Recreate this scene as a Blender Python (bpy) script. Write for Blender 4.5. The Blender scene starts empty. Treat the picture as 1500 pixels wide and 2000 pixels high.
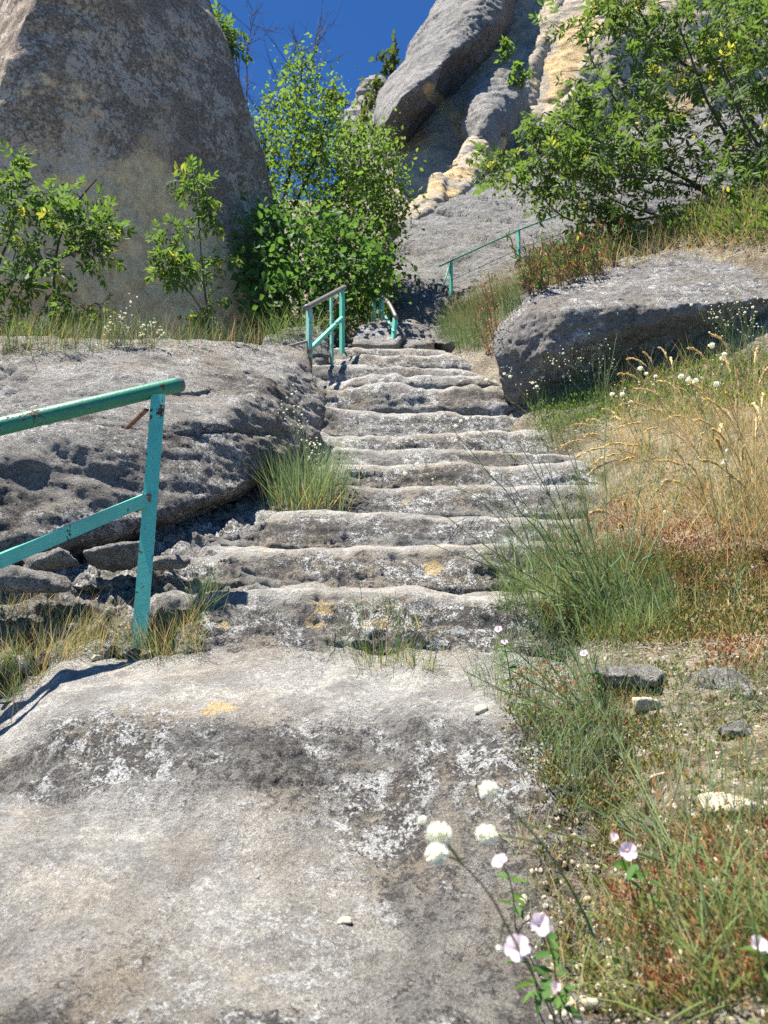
import bpy, math, random
import numpy as np
from mathutils import Vector, Matrix
from mathutils.bvhtree import BVHTree
random.seed(7)
RNG = np.random.default_rng(11)
scene = bpy.context.scene
COL = scene.collection
# ---------------------------------------------------------------- camera, sky, sun, exposure
PITCH = math.radians(10.5)
FPX = 1483.0                                    # focal length in photo pixels (photo 1500 x 2000)
cam_d = bpy.data.cameras.new('camera')
cam = bpy.data.objects.new('camera', cam_d); COL.objects.link(cam)
cam.location = (0, 0, 0); cam.rotation_euler = (math.radians(90) + PITCH, 0, 0)
cam_d.sensor_fit = 'VERTICAL'; cam_d.sensor_height = 36.0; cam_d.lens = FPX / 2000 * 36.0
cam_d.clip_start = 0.05; cam_d.clip_end = 2000
cam_d.dof.use_dof = True; cam_d.dof.focus_distance = 3.6; cam_d.dof.aperture_fstop = 5.6
scene.camera = cam
SUN = Vector((-0.33, -0.03, 1.0)).normalized()   # direction towards the sun
elev = math.asin(SUN.z); azim = math.atan2(SUN.x, SUN.y)
world = bpy.data.worlds.new('World'); scene.world = world; world.use_nodes = True
wn = world.node_tree.nodes; wl = world.node_tree.links
bgn = wn.get('Background') or wn.new('ShaderNodeBackground')
sky = wn.new('ShaderNodeTexSky'); sky.sky_type = 'NISHITA'; sky.sun_disc = False
sky.sun_elevation = elev; sky.sun_rotation = azim
sky.altitude = 4000; sky.air_density = 0.8; sky.dust_density = 0.0; sky.ozone_density = 8.0
tint = wn.new('ShaderNodeMix'); tint.data_type = 'RGBA'; tint.blend_type = 'MULTIPLY'; tint.inputs[0].default_value = 1.0
tint.inputs[7].default_value = (0.42, 0.76, 1.0, 1)          # deep, dry blue of a high summer sky
wl.new(sky.outputs[0], tint.inputs[6]); wl.new(tint.outputs[2], bgn.inputs[0]); bgn.inputs[1].default_value = 0.085
sun_d = bpy.data.lights.new('sun', 'SUN'); sun_d.energy = 5.0; sun_d.angle = math.radians(0.53); sun_d.color = (1.0, 0.955, 0.88)
sun = bpy.data.objects.new('sun', sun_d); COL.objects.link(sun)
sun.rotation_euler = (-SUN).to_track_quat('-Z', 'Y').to_euler()
scene.view_settings.view_transform = 'Standard'; scene.view_settings.look = 'None'
scene.view_settings.gamma = 1.0; scene.view_settings.use_curve_mapping = False
scene.view_settings.exposure = 1.48
scene.render.engine = 'CYCLES'; scene.cycles.use_denoising = False; scene.cycles.max_bounces = 6; scene.cycles.transparent_max_bounces = 8

# ---------------------------------------------------------------- picture <-> place
CP, SP = math.cos(PITCH), math.sin(PITCH)
def ray(u, v):
    cx = (u - 750.0) / FPX; cy = -(v - 1000.0) / FPX
    return np.array([cx, CP - cy * SP, SP + cy * CP])
def P(u, v, d):                                  # the point at distance d (along +Y) seen at pixel u, v of the photo
    r = ray(u, v); return r * (d / r[1])
def PX(d): return d / FPX

# ---------------------------------------------------------------- noise
_perm = RNG.permutation(256).astype(np.int32); _perm = np.concatenate([_perm, _perm])
_val = RNG.random(256) * 2 - 1
def vnoise(p):
    i = np.floor(p).astype(np.int64); f = p - i
    u = f * f * f * (f * (f * 6 - 15) + 10)
    i &= 255; j = (i + 1) & 255
    def h(a, b, c): return _val[_perm[_perm[_perm[a] + b] + c]]
    x0, y0, z0 = i.T; x1, y1, z1 = j.T; ux, uy, uz = u.T
    a = h(x0, y0, z0) * (1 - ux) + h(x1, y0, z0) * ux
    b = h(x0, y1, z0) * (1 - ux) + h(x1, y1, z0) * ux
    c = h(x0, y0, z1) * (1 - ux) + h(x1, y0, z1) * ux
    d = h(x0, y1, z1) * (1 - ux) + h(x1, y1, z1) * ux
    return (a * (1 - uy) + b * uy) * (1 - uz) + (c * (1 - uy) + d * uy) * uz
def fbm(p, octaves=4, gain=0.5, off=0.0):
    p = np.asarray(p, float) + off; s = 0; a = 1.0; t = 0
    for k in range(octaves):
        s = s + a * vnoise(p); t += a; a *= gain; p = p * 2.03 + 17.31
    return s / t
def ridged(p, octaves=4, gain=0.5, off=0.0):
    p = np.asarray(p, float) + off; s = 0; a = 1.0; t = 0
    for k in range(octaves):
        s = s + a * (1 - 2 * np.abs(vnoise(p))); t += a; a *= gain; p = p * 2.03 + 9.7
    return s / t
def sstep(a, b, x):
    t = np.clip((x - a) / (b - a), 0, 1); return t * t * (3 - 2 * t)
def interp(x, xs, ys): return np.interp(x, xs, ys)

# ---------------------------------------------------------------- meshes and objects
def mesh_np(name, V, F, attrs=None, smooth=True, mat=None):
    V = np.asarray(V, np.float32); me = bpy.data.meshes.new(name)
    Fs = F if isinstance(F, list) else [F]
    Fs = [np.asarray(f, np.int32) for f in Fs if len(f)]
    me.vertices.add(len(V)); me.vertices.foreach_set('co', V.ravel())
    n = sum(f.size for f in Fs); me.loops.add(n)
    me.loops.foreach_set('vertex_index', np.concatenate([f.ravel() for f in Fs]))
    st = []; o = 0
    for f in Fs:
        k = f.shape[1]; st.append(o + np.arange(len(f)) * k); o += f.size
    st = np.concatenate(st).astype(np.int32)
    me.polygons.add(len(st)); me.polygons.foreach_set('loop_start', st)
    me.polygons.foreach_set('use_smooth', np.full(len(st), bool(smooth)))
    for k, a in (attrs or {}).items():
        at = me.attributes.new(k, 'FLOAT', 'POINT'); at.data.foreach_set('value', np.asarray(a, np.float32))
    me.update(calc_edges=True); me.validate()
    if mat: me.materials.append(mat)
    return me
def grid_faces(nr, nc):
    i = np.arange(nr - 1)[:, None] * nc + np.arange(nc - 1)[None, :]; i = i.ravel()
    return np.stack([i, i + 1, i + nc + 1, i + nc], 1)
def tag(o, label=None, cat=None, group=None, kind=None):
    if label: o['label'] = label
    if cat: o['category'] = cat
    if group: o['group'] = group
    if kind: o['kind'] = kind
    return o
def link(name, me, parent=None, loc=None):
    o = bpy.data.objects.new(name, me); COL.objects.link(o)
    if parent is not None: o.parent = parent
    if loc is not None: o.location = loc
    return o
def empty(name, loc):
    o = bpy.data.objects.new(name, None); COL.objects.link(o); o.location = loc; o.empty_display_size = 0.05; return o

def part(name, V, F, parent, mat, attrs=None, smooth=True):       # V in world space
    V = np.asarray(V, float) - ROOT[parent.name]
    o = link(name, mesh_np(name, V, F, attrs, smooth, mat), parent)
    ROOT[o.name] = ROOT[parent.name]; return o
ROOT = {}
def thing(name, loc, label, cat, group=None, kind=None):
    o = empty(name, loc); ROOT[o.name] = np.array(loc, float); return tag(o, label, cat, group, kind)
def solid(name, V, F, mat, label=None, cat=None, group=None, kind=None, attrs=None, smooth=True, base=None):
    V = np.asarray(V, float)
    if base is None: base = np.array([V[:, 0].mean(), V[:, 1].mean(), V[:, 2].min()])
    o = link(name, mesh_np(name, V - base, F, attrs, smooth, mat), None, base)
    ROOT[o.name] = np.array(base); return tag(o, label, cat, group, kind)

# ---------------------------------------------------------------- materials
class NT:
    def __init__(s, name):
        s.m = bpy.data.materials.new(name); s.m.use_nodes = True; s.t = s.m.node_tree; s.t.nodes.clear()
        s.out = s.n('ShaderNodeOutputMaterial')
    def n(s, t, **kw):
        x = s.t.nodes.new(t)
        for k, v in kw.items(): setattr(x, k, v)
        return x
    def set(s, sock, v):
        if hasattr(v, 'is_output'): s.t.links.new(v, sock)
        else:
            if isinstance(v, tuple) and len(v) == 3 and sock.type == 'RGBA': v = v + (1,)
            sock.default_value = v
    def noise(s, vec, scale, detail=4, rough=0.55, dist=0.0):
        x = s.n('ShaderNodeTexNoise'); s.set(x.inputs['Vector'], vec)
        for k, v in (('Scale', scale), ('Detail', detail), ('Roughness', rough), ('Distortion', dist)): x.inputs[k].default_value = v
        return x.outputs['Fac']
    def voro(s, vec, scale, feature='F1'):
        x = s.n('ShaderNodeTexVoronoi', feature=feature); s.set(x.inputs['Vector'], vec); x.inputs['Scale'].default_value = scale
        return x.outputs['Distance']
    def ramp(s, f, a, b, va=0.0, vb=1.0):
        x = s.n('ShaderNodeMapRange', interpolation_type='SMOOTHSTEP'); s.set(x.inputs[0], f)
        x.inputs[1].default_value = a; x.inputs[2].default_value = b; x.inputs[3].default_value = va; x.inputs[4].default_value = vb
        return x.outputs[0]
    def math(s, op, a, b=0.0, c=None):
        x = s.n('ShaderNodeMath', operation=op); s.set(x.inputs[0], a); s.set(x.inputs[1], b)
        if c is not None: s.set(x.inputs[2], c)
        return x.outputs[0]
    def mix(s, f, a, b, mode='MIX'):
        x = s.n('ShaderNodeMix', data_type='RGBA', blend_type=mode); s.set(x.inputs[0], f); s.set(x.inputs[6], a); s.set(x.inputs[7], b)
        return x.outputs[2]
    def attr(s, name):
        return s.n('ShaderNodeAttribute', attribute_name=name).outputs['Fac']
    def mapping(s, vec, scale=(1, 1, 1), rot=(0, 0, 0)):
        x = s.n('ShaderNodeMapping'); s.set(x.inputs[0], vec); x.inputs['Scale'].default_value = scale; x.inputs['Rotation'].default_value = rot
        return x.outputs[0]
    def obj(s): return s.n('ShaderNodeTexCoord').outputs['Object']
    def bump(s, h, strength=1.0, dist=0.01, normal=None):
        x = s.n('ShaderNodeBump'); x.inputs['Strength'].default_value = strength; x.inputs['Distance'].default_value = dist
        s.set(x.inputs['Height'], h)
        if normal is not None: s.set(x.inputs['Normal'], normal)
        return x.outputs[0]
    def bsdf(s, color, rough=0.9, normal=None, spec=0.3, **kw):
        x = s.n('ShaderNodeBsdfPrincipled'); s.set(x.inputs['Base Color'], color); s.set(x.inputs['Roughness'], rough)
        s.set(x.inputs['Specular IOR Level'], spec)
        if normal is not None: s.set(x.inputs['Normal'], normal)
        for k, v in kw.items(): s.set(x.inputs[k], v)
        s.t.links.new(x.outputs[0], s.out.inputs[0]); return x

def rock_material(name, sc=1.0, light=(0.40, 0.37, 0.32), mid=(0.24, 0.225, 0.20), dark=(0.04, 0.037, 0.035), white=(0.64, 0.635, 0.60),
                  tan=(0.55, 0.41, 0.21), warm=(0.36, 0.29, 0.20), dark_lo=0.52, dark_hi=0.565, white_amt=1.0, tan_lo=0.66, bump=1.0, warm_amt=0.6, aniso=(1, 1, 1), grit_amt=.3):
    m = NT(name); v = m.mapping(m.obj(), (sc * aniso[0], sc * aniso[1], sc * aniso[2]))
    wear = m.attr('wear'); tanA = m.attr('tan'); darkA = m.attr('dark')
    big = m.noise(v, 1.1, 3, 0.6, 0.4); med = m.noise(v, 5.5, 8, 0.72, 0.3); fin = m.noise(v, 38, 7, 0.78); grit = m.noise(v, 210, 4, 0.75); blot = m.noise(v, 13, 6, 0.7, 0.4); crust = m.noise(v, 95, 5, 0.75)
    c = m.mix(m.ramp(m.math('ADD', m.math('MULTIPLY', med, .35), m.math('ADD', m.math('MULTIPLY', fin, .35), m.math('MULTIPLY', crust, .3))), 0.46, 0.54), mid, light)
    c = m.mix(m.math('MULTIPLY', m.ramp(big, 0.45, 0.62), warm_amt), c, warm)
    # worn, walked-on stone: paler and cleaner, with grey stains
    wc = m.mix(m.ramp(fin, 0.42, 0.58), (0.29, 0.28, 0.258), (0.58, 0.56, 0.505))
    wc = m.mix(m.math('MULTIPLY', m.ramp(m.noise(v, 3.4, 6, .7, .3), .5, .6), .5), wc, (0.50, 0.43, 0.33))
    wc = m.mix(m.math('MULTIPLY', m.ramp(m.math('ADD', m.math('MULTIPLY', blot, .6), m.math('MULTIPLY', fin, .4)), .50, .56), .7), wc, (0.20, 0.195, 0.19))
    wc = m.mix(m.math('MULTIPLY', m.ramp(m.math('ADD', m.math('MULTIPLY', m.noise(v, 4.2, 7, .7, .6), .75), m.math('MULTIPLY', fin, .25)), .50, .57), .7), wc, (0.17, 0.16, 0.15))
    c = m.mix(m.math('MULTIPLY', wear, 0.9), c, wc)
    # dark lichen; on the cliff also shade painted under the overhang
    dk = m.math('ADD', m.math('MULTIPLY', med, 0.24), m.math('ADD', m.math('MULTIPLY', fin, 0.32), m.math('ADD', m.math('MULTIPLY', m.math('ADD', m.math('MULTIPLY', blot, .45), m.math('MULTIPLY', crust, .55)), 0.34), m.math('MULTIPLY', big, 0.09))))
    dk = m.math('ADD', dk, .012)
    dk = m.math('ADD', dk, m.math('SUBTRACT', m.math('MULTIPLY', darkA, 0.072), m.math('MULTIPLY', wear, 0.085)))
    dmask = m.ramp(dk, dark_lo, dark_hi)
    c = m.mix(m.math('MULTIPLY', dmask, 0.9), c, m.mix(m.ramp(grit, .35, .65), dark, tuple(3.0 * x for x in dark)))
    # pale crust lichen
    wn_ = m.noise(v, 2.7, 5, 0.65, 0.3); w1 = m.math('ADD', m.math('MULTIPLY', m.noise(v, 30, 8, 0.8, .2), .6), m.math('MULTIPLY', m.noise(v, 120, 4, .7), .4))
    wm = m.math('MULTIPLY', m.ramp(m.math('ADD', m.math('MULTIPLY', w1, .65), m.math('MULTIPLY', blot, .35)), 0.50, 0.532), m.ramp(m.math('ADD', wn_, m.math('MULTIPLY', darkA, .04)), 0.445, 0.575))
    wm = m.math('MULTIPLY', wm, m.math('SUBTRACT', white_amt, m.math('MULTIPLY', wear, 0.6)))
    c = m.mix(wm, c, m.mix(m.ramp(grit, .35, .65), tuple(.75 * x for x in white), white))
    # ochre patches where the crust came off
    tn = m.math('ADD', m.noise(v, 2.6, 6, 0.65, 0.5), m.math('MULTIPLY', tanA, 0.5))
    tn = m.math('ADD', tn, m.math('MULTIPLY', m.math('SUBTRACT', fin, .5), .35))
    tm = m.ramp(tn, tan_lo, tan_lo + 0.10)
    c = m.mix(m.math('MULTIPLY', tm, 0.85), c, m.mix(m.ramp(fin, .35, .65), tuple(.75 * x for x in tan), tuple(min(1, 1.3 * x) for x in tan)))
    c = m.mix(1.0, c, m.mix(m.ramp(grit, .36, .64), (1 - grit_amt,) * 3, (1 + grit_amt * .9,) * 3), 'MULTIPLY')
    h = m.math('ADD', m.math('MULTIPLY', med, 0.7), m.math('ADD', m.math('MULTIPLY', m.math('MULTIPLY', fin, m.math('SUBTRACT', 1.0, m.math('MULTIPLY', wear, .55))), 0.6), m.math('ADD', m.math('MULTIPLY', grit, 0.10), m.math('MULTIPLY', crust, .22))))
    h = m.math('ADD', h, m.math('MULTIPLY', wm, 0.06))
    b = m.bump(h, bump, 0.055 / sc)
    m.bsdf(c, 0.95, b, 0.15); return m.m

M = {}
M['step'] = rock_material('worn_sandstone', 1.0, light=(0.43, 0.405, 0.36), mid=(0.24, 0.228, 0.205), bump=1.0)
M['boulder'] = rock_material('lichen_sandstone', 0.9, light=(0.43, 0.41, 0.37), mid=(0.235, 0.218, 0.195), dark=(0.042, 0.036, 0.033), white=(.66, .65, .61), dark_lo=.52, dark_hi=.565, tan_lo=0.74, warm_amt=0.35, bump=1.1)
M['boulder_grey'] = rock_material('grey_boulder_stone', 0.9, light=(0.29, 0.27, 0.25), mid=(0.18, 0.165, 0.15), white=(.58, .57, .54), tan_lo=0.8, warm_amt=0.2, dark_lo=.52, dark_hi=.565)
M['cliff'] = rock_material('cliff_stone', 0.10, grit_amt=.1, light=(0.33, 0.315, 0.29), mid=(0.20, 0.19, 0.172), dark=(0.065, 0.058, 0.052), white=(0.42, 0.40, 0.37), tan=(0.52, 0.39, 0.22), warm=(0.30, 0.26, 0.20), tan_lo=0.72, white_amt=0.4, bump=.6, dark_lo=.515, dark_hi=.58, warm_amt=.25)
M['ochre'] = rock_material('ochre_cliff_stone', 0.12, grit_amt=.1, light=(0.50, 0.42, 0.31), mid=(0.36, 0.30, 0.22), dark=(0.10, 0.085, 0.07), white=(0.55, 0.50, 0.42), tan=(0.60, 0.42, 0.20), warm=(0.42, 0.35, 0.26), tan_lo=0.60, white_amt=0.4, bump=.6, dark_lo=.545, dark_hi=.60, warm_amt=.4)
M['slab'] = rock_material('grey_slab_stone', 0.22, grit_amt=.12, light=(0.35, 0.34, 0.315), mid=(0.195, 0.188, 0.175), dark=(0.05, 0.048, 0.046), white=(0.42, 0.41, 0.39), tan_lo=0.8, white_amt=0.6, bump=.9, dark_lo=.52, dark_hi=.565, warm_amt=.1, aniso=(1, 1, 1.8))
M['big_rock'] = rock_material('tall_rock_stone', 0.15, grit_amt=.12, light=(0.60, 0.47, 0.32), mid=(0.44, 0.335, 0.22), dark=(0.085, 0.066, 0.05), white=(0.62, 0.53, 0.41), tan=(0.66, 0.48, 0.26), warm=(0.54, 0.39, 0.24), tan_lo=0.62, white_amt=0.6, bump=0.28, dark_lo=.52, dark_hi=.585, warm_amt=.8)

def soil_material():
    m = NT('dry_soil'); v = m.obj()
    a = m.noise(v, 3, 6, 0.65); b = m.noise(v, 30, 6, 0.75); g = m.voro(v, 60)
    c = m.mix(m.ramp(a, .4, .62), (0.15, 0.125, 0.09), (0.32, 0.28, 0.215))
    c = m.mix(m.ramp(b, .5, .62), c, (0.10, 0.075, 0.05))
    c = m.mix(m.ramp(m.noise(v, 55, 3, .6), .6, .66), c, (0.48, 0.43, 0.36))
    h = m.math('ADD', b, m.math('MULTIPLY', g, -0.4))
    m.bsdf(c, 1.0, m.bump(h, 1.0, 0.03), 0.1); return m.m
M['soil'] = soil_material()

def metal_material(name, paint, rust_lo, rust=(0.16, 0.065, 0.03), fade=None):
    m = NT(name); v = m.obj()
    a = m.noise(v, 9, 6, 0.7); b = m.noise(v, 70, 5, 0.7)
    c = m.mix(m.ramp(a, .3, .7), paint, fade or tuple(x * 1.25 for x in paint))
    k = m.math('ADD', m.math('MULTIPLY', a, 0.6), m.math('MULTIPLY', b, 0.4)); k = m.math('ADD', k, m.math('MULTIPLY', m.attr('rust'), 0.25))
    r = m.ramp(k, rust_lo, rust_lo + 0.045)
    c = m.mix(r, c, m.mix(m.ramp(b, .4, .6), rust, tuple(x * .35 for x in rust)))
    rough = m.ramp(r, 0, 1, 0.38, 0.9)
    m.bsdf(c, rough, m.bump(m.math('SUBTRACT', b, m.math('MULTIPLY', r, .6)), 0.35, 0.004), 0.45); return m.m
M['turquoise'] = metal_material('turquoise_paint', (0.11, 0.44, 0.315), 0.585)
M['green'] = metal_material('green_paint', (0.028, 0.18, 0.105), 0.555)
M['pale_turquoise'] = metal_material('faded_turquoise_paint', (0.20, 0.45, 0.35), 0.56)
M['streaked'] = metal_material('rust_streaked_paint', (0.22, 0.44, 0.33), 0.57, rust=(0.34, 0.15, 0.05))
M['bare_rail'] = metal_material('weathered_bare_rail', (0.13, 0.11, 0.10), 0.56, fade=(.2, .19, .18))
M['rust'] = metal_material('rusty_steel', (0.19, 0.09, 0.05), 0.5)

# ---------------------------------------------------------------- rock builder
def remesh_hulls(hulls, voxel):
    import bmesh
    bm = bmesh.new()
    for pts in hulls:
        vs = [bm.verts.new(Vector(p)) for p in pts]
        r = bmesh.ops.convex_hull(bm, input=vs)
        junk = [g for g in r['geom_interior'] + r['geom_unused'] if isinstance(g, bmesh.types.BMVert)]
        if junk: bmesh.ops.delete(bm, geom=list(set(junk)), context='VERTS')
    me = bpy.data.meshes.new('tmp'); bm.to_mesh(me); bm.free()
    o = bpy.data.objects.new('tmp', me); COL.objects.link(o)
    md = o.modifiers.new('r', 'REMESH'); md.mode = 'VOXEL'; md.voxel_size = voxel
    dg = bpy.context.evaluated_depsgraph_get(); e = o.evaluated_get(dg); m2 = e.to_mesh()
    V = np.empty(len(m2.vertices) * 3); m2.vertices.foreach_get('co', V); V = V.reshape(-1, 3)
    n = len(m2.polygons); lt = np.empty(n, np.int32); m2.polygons.foreach_get('loop_total', lt)
    L = np.empty(len(m2.loops), np.int32); m2.loops.foreach_get('vertex_index', L)
    assert (lt == 4).all(); F = L.reshape(-1, 4).copy()
    e.to_mesh_clear(); bpy.data.objects.remove(o); bpy.data.meshes.remove(me)
    return V, F
def normals_of(V, F):
    N = np.zeros_like(V); fn = np.cross(V[F[:, 2]] - V[F[:, 0]], V[F[:, 3]] - V[F[:, 1]])
    for k in range(F.shape[1]): np.add.at(N, F[:, k], fn)
    return N / (np.linalg.norm(N, axis=1, keepdims=True) + 1e-12)
def smooth_mesh(V, F, it):
    E = np.concatenate([F[:, [0, 1]], F[:, [1, 2]], F[:, [2, 3]], F[:, [3, 0]]])
    cnt = np.bincount(E.ravel(), minlength=len(V)).astype(float)[:, None] + 1e-9
    for _ in range(it):
        S = np.stack([np.bincount(E[:, 0], V[E[:, 1], k], len(V)) + np.bincount(E[:, 1], V[E[:, 0], k], len(V)) for k in range(3)], 1)
        V = 0.4 * V + 0.6 * S / cnt
    return V
def rock_geo(hulls, voxel, smooth=4, amp=0.05, size=0.5, fine=0.012, strata=0.0, bed=(0.1, -0.2, 1), bed_size=0.25, off=0.0, creases=0.0, terrace=0.0):
    V, F = remesh_hulls(hulls, voxel); V = smooth_mesh(V, F, smooth)
    N = normals_of(V, F)
    d = amp * fbm(V / size, 4, 0.5, off) + fine * ridged(V / (size * 0.16), 4, 0.6, off + 5)
    if strata:
        b = np.array(bed, float); b /= np.linalg.norm(b)
        h = V @ b / bed_size + 0.5 * fbm(V / (size * 1.4), 3, 0.5, off + 3)
        fr = h - np.floor(h); i = np.floor(h)
        s = (1 - fr) ** 1.5 * (0.5 + 0.5 * np.sin(i * 12.9898)) - 0.9 * np.exp(-((fr - 0.97) / 0.05) ** 2) * (0.5 + .5 * vnoise(V / size * 1.7 + 3))
        d = d + strata * s * (1 - 0.7 * np.abs(N @ b)[:])
    if terrace:
        bb = np.array(bed, float); bb /= np.linalg.norm(bb); hh = (V @ bb)[:, None] * bb; q = (V - hh) / (size * 2.6) + hh / (size * .55)
        t = 2.6 * fbm(q, 2, .5, off + 51) + .5 * fbm(V / (size * .4), 3, .5, off + 5); k = np.floor(t); d = d + terrace * (k + sstep(.3, .7, t - k)); d = d - terrace * 1.2 * np.clip(ridged(q * .8 + .12 * fbm(V / .2, 2)[:, None], 1, .5, off + 77) - .88, 0, 1) * 9
    if creases:
        d = d - creases * np.clip(ridged(V / (size * 0.8), 2, 0.5, off + 21) - 0.75, 0, 1) * 4
    V = V + N * d[:, None]
    return V, F
def shifted(pts, *vecs):
    out = list(pts)
    for v in vecs: out += [np.array(p) + np.array(v, float) for p in pts]
    return out
def pts(*uvd): return [P(*t) for t in uvd]

# ---------------------------------------------------------------- terrain
LY = [-60, 0.0, 0.6, 2.1, 2.3, 2.75, 3.0, 3.4, 4.2, 5.8, 7.04, 8.6, 12.0, 16, 30, 60, 250]
LZ = [-30, -0.62, -0.56, -0.33, -0.22, -0.03, -0.005, 0.33, 0.72, 1.5, 2.45, 3.5, 4.9, 10.2, 19.5, 36, 100]
def line(y): return np.interp(y, LY, LZ)
XRY = [0, 0.8, 1.2, 2.0, 2.4, 3.0, 4.2, 5.2, 6.0, 7.0, 8.6, 10, 14]
XRX = [0.10, 0.12, 0.22, 0.44, 0.46, 0.52, 1.0, 1.35, 1.3, 1.05, 0.62, 0.9, 1.5]
def xright(y): return np.interp(y, XRY, XRX)
def ground_z(x, y):
    x = np.asarray(x, float); y = np.asarray(y, float)
    L = line(y); s = x - xright(y)
    k = 0.16 + 0.075 * np.clip(y - 3, 0, 6)
    rise = -0.17 + 0.24 * sstep(-0.05, 0.32, s) + k * np.clip(s - 0.1, 0, 12) + 0.1 * np.clip(s - 12, 0, 60)
    left = -1.25 - x
    shelf = np.minimum(L - 0.12, 2.72 + 0.10 * (y - 6.5) + 0.9 * np.clip(y - 13.2, 0, 400)) - 0.1 * np.clip(-5 - x, 0, 30)
    zl = L - 0.2 + (shelf - (L - 0.2)) * sstep(0, 0.6, left)
    z = np.where(s > -0.05, L + rise, zl)
    z = z - 6 * sstep(10.2, 12.5, y) * sstep(-.1, .9, x - .03 * (y - 11)) * (1 - sstep(40, 60, y))
    q = np.stack([x, y, 0 * x], -1).reshape(-1, 3)
    n = (0.045 * fbm(q / 0.5, 4) + 0.02 * fbm(q / 0.12, 3)).reshape(x.shape)
    return z + n * np.where(s > -.05, sstep(-0.05, .2, s) * .8 + .2, 1) + sstep(30, 120, np.hypot(x, y)) * 0
def axis(spans):
    a = []
    for lo, hi, st in spans: a.append(np.arange(lo, hi, st))
    return np.concatenate(a)
gx = axis([(-300, -40, 20), (-40, -8, 2), (-8, -3, .2), (-3, 0, .06), (0, 2.2, .022), (2.2, 5, .07), (5, 12, .3), (12, 40, 2), (40, 301, 20)])
gy = axis([(-60, -4, 4), (-4, 0.4, .2), (.4, 4.5, .025), (4.5, 10, .06), (10, 25, .3), (25, 60, 2), (60, 301, 20)])
GX, GY = np.meshgrid(gx, gy)
GV = np.stack([GX, GY, ground_z(GX, GY)], -1).reshape(-1, 3)
ground = solid('ground', GV, grid_faces(len(gy), len(gx)), M['soil'], kind='structure', base=np.zeros(3))
tag(ground, 'dry pale soil between the rocks')

# ---------------------------------------------------------------- rock-cut stairs
ND = [2.24, 3.03, 3.60, 4.16, 4.70, 5.20, 5.75, 6.30, 6.73, 7.04, 7.30, 7.70, 8.10, 8.60]
NZ = [-0.175, 0.24, 0.50, 0.77, 1.04, 1.31, 1.57, 1.86, 2.20, 2.56, 2.745, 3.04, 3.30, 3.60]
XL = [-1.12, -0.62, -0.58, -0.55, -0.42, -0.40, -0.42, -0.44, -0.5, -0.5, -0.5, -0.52, -0.54, -0.56]
XR = [0.9, 0.75, 0.8, 1.05, 1.25, 1.4, 1.4, 1.35, 1.2, 1.05, 1.0, 0.85, 0.8, 0.6]
WAV = [0.05, .03, .025, .025, .03, .03, .045, .03, .045, .085, .055, .04, .04, .03]
stairs = thing('stone_staircase', (0.2, 2.2, -0.3), 'long flight of worn steps cut into grey lichened bedrock climbing the slope', 'staircase')
def profile_rows(ctrl, ds, kn=5):
    rows = []
    for (a, b) in zip(ctrl[:-1], ctrl[1:]):
        n = max(1, int(math.hypot(b[0] - a[0], b[1] - a[1]) / ds))
        for k in range(n): rows.append(np.array(a) + (np.array(b) - np.array(a)) * k / n)
    rows.append(np.array(ctrl[-1])); R = np.array(rows)
    K = np.ones(kn) / kn; kh = kn // 2
    Rs = R.copy()
    for c in range(3):
        Rs[kh:-kh, c] = np.convolve(R[:, c], K, 'valid')
    return Rs
STEP_MESH = []
def slab_wear(V, w):
    x, y = V[:, 0], V[:, 1]; n = fbm(V / .22, 4, .55, 6.1); n2 = fbm(V / np.array((.12, .5, 1)) + .6 * x[:, None], 4, .6, 8.8)
    band = np.exp(-((y - 1.62 + .25 * (x + .4)) / .27) ** 2) * sstep(.12, -.15, x + .15 * n); low = .25 * np.exp(-((y - 1.25) / .14) ** 2) * sstep(.15, -.25, x + .2 * n)
    return np.clip(0.95 * band + low + .9 * n2 - .10, 0, 1), np.clip(.7 - 1.3 * band - .7 * low - .5 * n + .9 * n2 + .5 * sstep(1.25, 1.05, y), -1, 1.3)
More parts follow.
